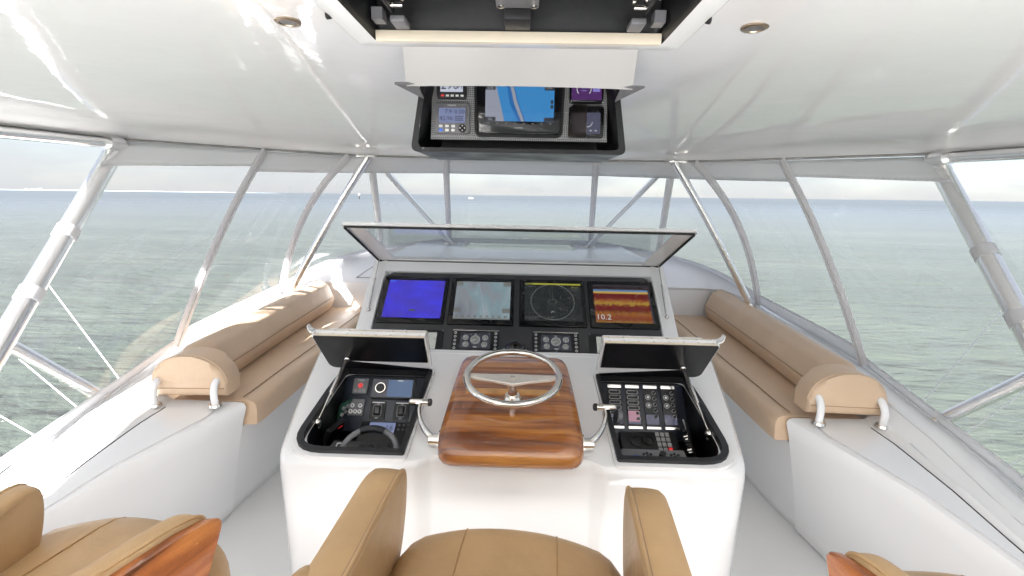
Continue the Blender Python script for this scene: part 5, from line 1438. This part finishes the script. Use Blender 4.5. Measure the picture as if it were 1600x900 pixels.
    for s in (-1, 1):
        b = MB(); z = 2.412
        f_ = [V(s * 0.485, 1.885, z + 0.004), V(s * 0.40, 1.895, z + 0.008), V(s * 0.392, 1.985, z - 0.03)]
        b.loft([[p + V(0, 0, 0.008) for p in f_], f_]); b.build('wing', 'grey_plastic', l_)
overhead_instruments()

# ------------------------------------------------------------------ helm chairs
def chair(label, loc, rot, wood_sides):
    t = thing('helm_chair', label, 'helm chair', (0, 0, 0), 'leather helm chairs')
    # seat: thick cushion with a gently bowed front
    def fy(u): return (0.40 - 0.085 * abs(u) ** 2.2) if not wood_sides else (0.56 - 0.17 * abs(u) ** 3)         # front edge in y for u in -1..1
    rows = []
    N = 20
    for i in range(N + 1):
        u = -1 + 2 * i / N
        x = (0.40 if wood_sides else 0.372) * u
        e = 0.05 * max(0, abs(u) - 0.8) ** 2 / 0.04
        yf = fy(u); yb = -0.30
        top = 0.855 - e + 0.02 * (1 - u * u)
        rows.append([V(x, yb, 0.70), V(x, yb, top), V(x, lerp(yb, yf, 0.5), top + 0.004), V(x, yf - 0.10, top - 0.002), V(x, yf - 0.05, top - 0.010), V(x, yf - 0.018, top - 0.028), V(x, yf - 0.002, top - 0.060), V(x, yf - 0.002, 0.76), V(x, yf - 0.03, 0.715), V(x, yf - 0.08, 0.70)])
    c = MB().loft(rows).build('seat_cushion', 'leather', t, smooth=60)
    for ux in (-0.42, 0.42):
        pts = [V(0.372 * ux, lerp(-0.2, fy(ux) - 0.10, k / 6), 0.8595 + 0.02 * (1 - ux * ux) + 0.004 - 0.001 * k) for k in range(6)]
        pts += [V(0.372 * ux, fy(ux) - 0.10, 0.8545 + 0.02 * (1 - ux * ux)), V(0.372 * ux, fy(ux) - 0.05, 0.8465 + 0.02 * (1 - ux * ux)), V(0.372 * ux, fy(ux) - 0.018, 0.829 + 0.02 * (1 - ux * ux)), V(0.372 * ux, fy(ux) - 0.001, 0.797 + 0.02 * (1 - ux * ux))]
        MB().tube(pts, 0.0025, 6).build('seam', 'leather_seam', c)
    # arms: padded boards rising to a rounded nose in front
    for s in (-1, 1):
        xi = 0.27 if wood_sides else 0.372
        prof = [(-0.40, 0.72), (-0.40, 1.03), (-0.2, 1.035), (0.0, 1.046), (0.18, 1.058), (0.30, 1.064), (0.365, 1.055), (0.39, 1.022), (0.385, 0.95), (0.35, 0.85), (0.28, 0.76), (0.1, 0.72)]
        prof = [(p.x, p.y) for p in catmull([V(a, b, 0) for a, b in prof], 4)]
        cy, cz = 0.0, 0.92
        secs = []
        pad_in, pad_out = xi + 0.004, (xi + 0.126 if not wood_sides else xi + 0.080)
        nS = 9
        for k in range(nS):
            v = k / (nS - 1); e = min(v, 1 - v)
            sh = 0.035 * max(0, 1 - e / 0.16) ** 2.0
            secs.append([V(s * lerp(pad_in, pad_out, v) + s * 0.012 * max(0, -y) , y * (1 - sh) , cz + (z - cz) * (1 - sh * 1.3) + 0.006 * sin(pi * v)) for y, z in prof])
        def splay(v): return v if not wood_sides else V(v.x + s * 0.26 * (max(-0.1, v.y) - 0.39), v.y, v.z)
        a = MB().loft([[splay(p) for p in sec_] for sec_ in secs]).build('arm', 'leather', t, smooth=60)
        # piping along both top edges
        for xx in ((pad_in + 0.010,) if not wood_sides else (pad_out - 0.010,)):
            pts = [V(s * xx + s * 0.012 * max(0, -y), y, z + 0.002) for y, z in prof if z > 0.955 or y > 0.36][1:]
            MB().tube([splay(p) + V(0, 0, 0.001) for p in pts], 0.0062, 8).build('piping', 'leather', a)
            MB().tube([splay(p) + V(s * (-0.008 if xx > xi + 0.05 else 0.008), 0, -0.0005) for p in pts], 0.0028, 6).build('stitch_groove', 'settee_seam', a)
        if wood_sides:
            wp = [(0.365, 1.047), (0.385, 1.044), (0.402, 1.034), (0.409, 1.018), (0.405, 1.0), (0.385, 0.972), (0.355, 0.93), (0.338, 0.885), (0.330, 0.84), (0.33, 0.78), (0.335, 0.66), (0.1, 0.62), (-0.40, 0.62), (-0.40, 1.01), (-0.2, 1.02), (0.0, 1.032), (0.18, 1.045), (0.30, 1.052)]
            fr = Fr((s * (pad_out + 0.002), 0, 0), (0, 1, 0), (0, 0, 1))      # w = +x
            w0, w1 = (0.0, 0.032) if s > 0 else (-0.032, 0.0)
            q = MB().poly(fr, wp, w0, w1, 0.012, 3, both=True)
            for v_ in q.bm.verts: v_.co = splay(v_.co)
            q = q.build('wood_panel', 'wood_red', t, smooth=50)
            pp = [V(s * (pad_out + 0.035), y, z) for y, z in [(-0.35, 0.86), (-0.1, 0.90), (0.1, 0.94), (0.25, 0.985), (0.33, 1.01)]]
            MB().tube([splay(p) for p in catmull(pp, 4)], 0.010, 8, flat=(V(1, 0, 0), 0.5)).build('moulding', 'wood_pale', q)
    # backrest, low enough to stay below the view, with padded wings
    L = []
    for k in range(15):
        u = -1 + 2 * k / 14; x = 0.43 * u
        cy = -0.40 + 0.10 * abs(u) ** 2.5
        h = 1.30 - 0.12 * abs(u) ** 3
        L.append([V(x, cy + a, b) for a, b in roundpoly([(-0.09, 0.74), (0.06, 0.74), (0.075, 1.0), (0.05, h), (-0.08, h)], [0.03, 0.05, 0.05, 0.05, 0.05], 4)])
    MB().loft(L).build('backrest', 'leather', t, smooth=60)
    for s in (-1, 1):
        MB().ball(V(s * 0.50, -0.12, 0.95), 0.09, (0.6, 1.5, 1.2), 20).build('wing', 'leather', t) if not wood_sides else None
    # pedestal and footrest
    MB().loft([[V(r * cos(2 * pi * k / 24), r * sin(2 * pi * k / 24) - 0.0, z) for k in range(24)] for r, z in ((0.30, 0.004), (0.29, 0.03), (0.10, 0.06), (0.065, 0.12), (0.06, 0.60), (0.16, 0.66), (0.30, 0.70))]).build('pedestal', 'chrome', t)
    MB().box(WORLD, -0.33, 0.33, -0.33, 0.30, 0.67, 0.705, 0.01).build('seat_board', 'wood', t)
    t.location = loc; t.rotation_euler = (0, 0, rot)
    return t
chair('tan leather helm chair in the middle, facing the steering wheel', (-0.012, 1.02, 0), radians(-4.2), False)
chair('tan leather helm chair with red wood arm panels in the left corner', (-1.305, 0.85, 0), radians(-10), True)
chair('tan leather helm chair with red wood arm panels in the right corner', (1.30, 0.735, 0), radians(1), True)

bake_texts()
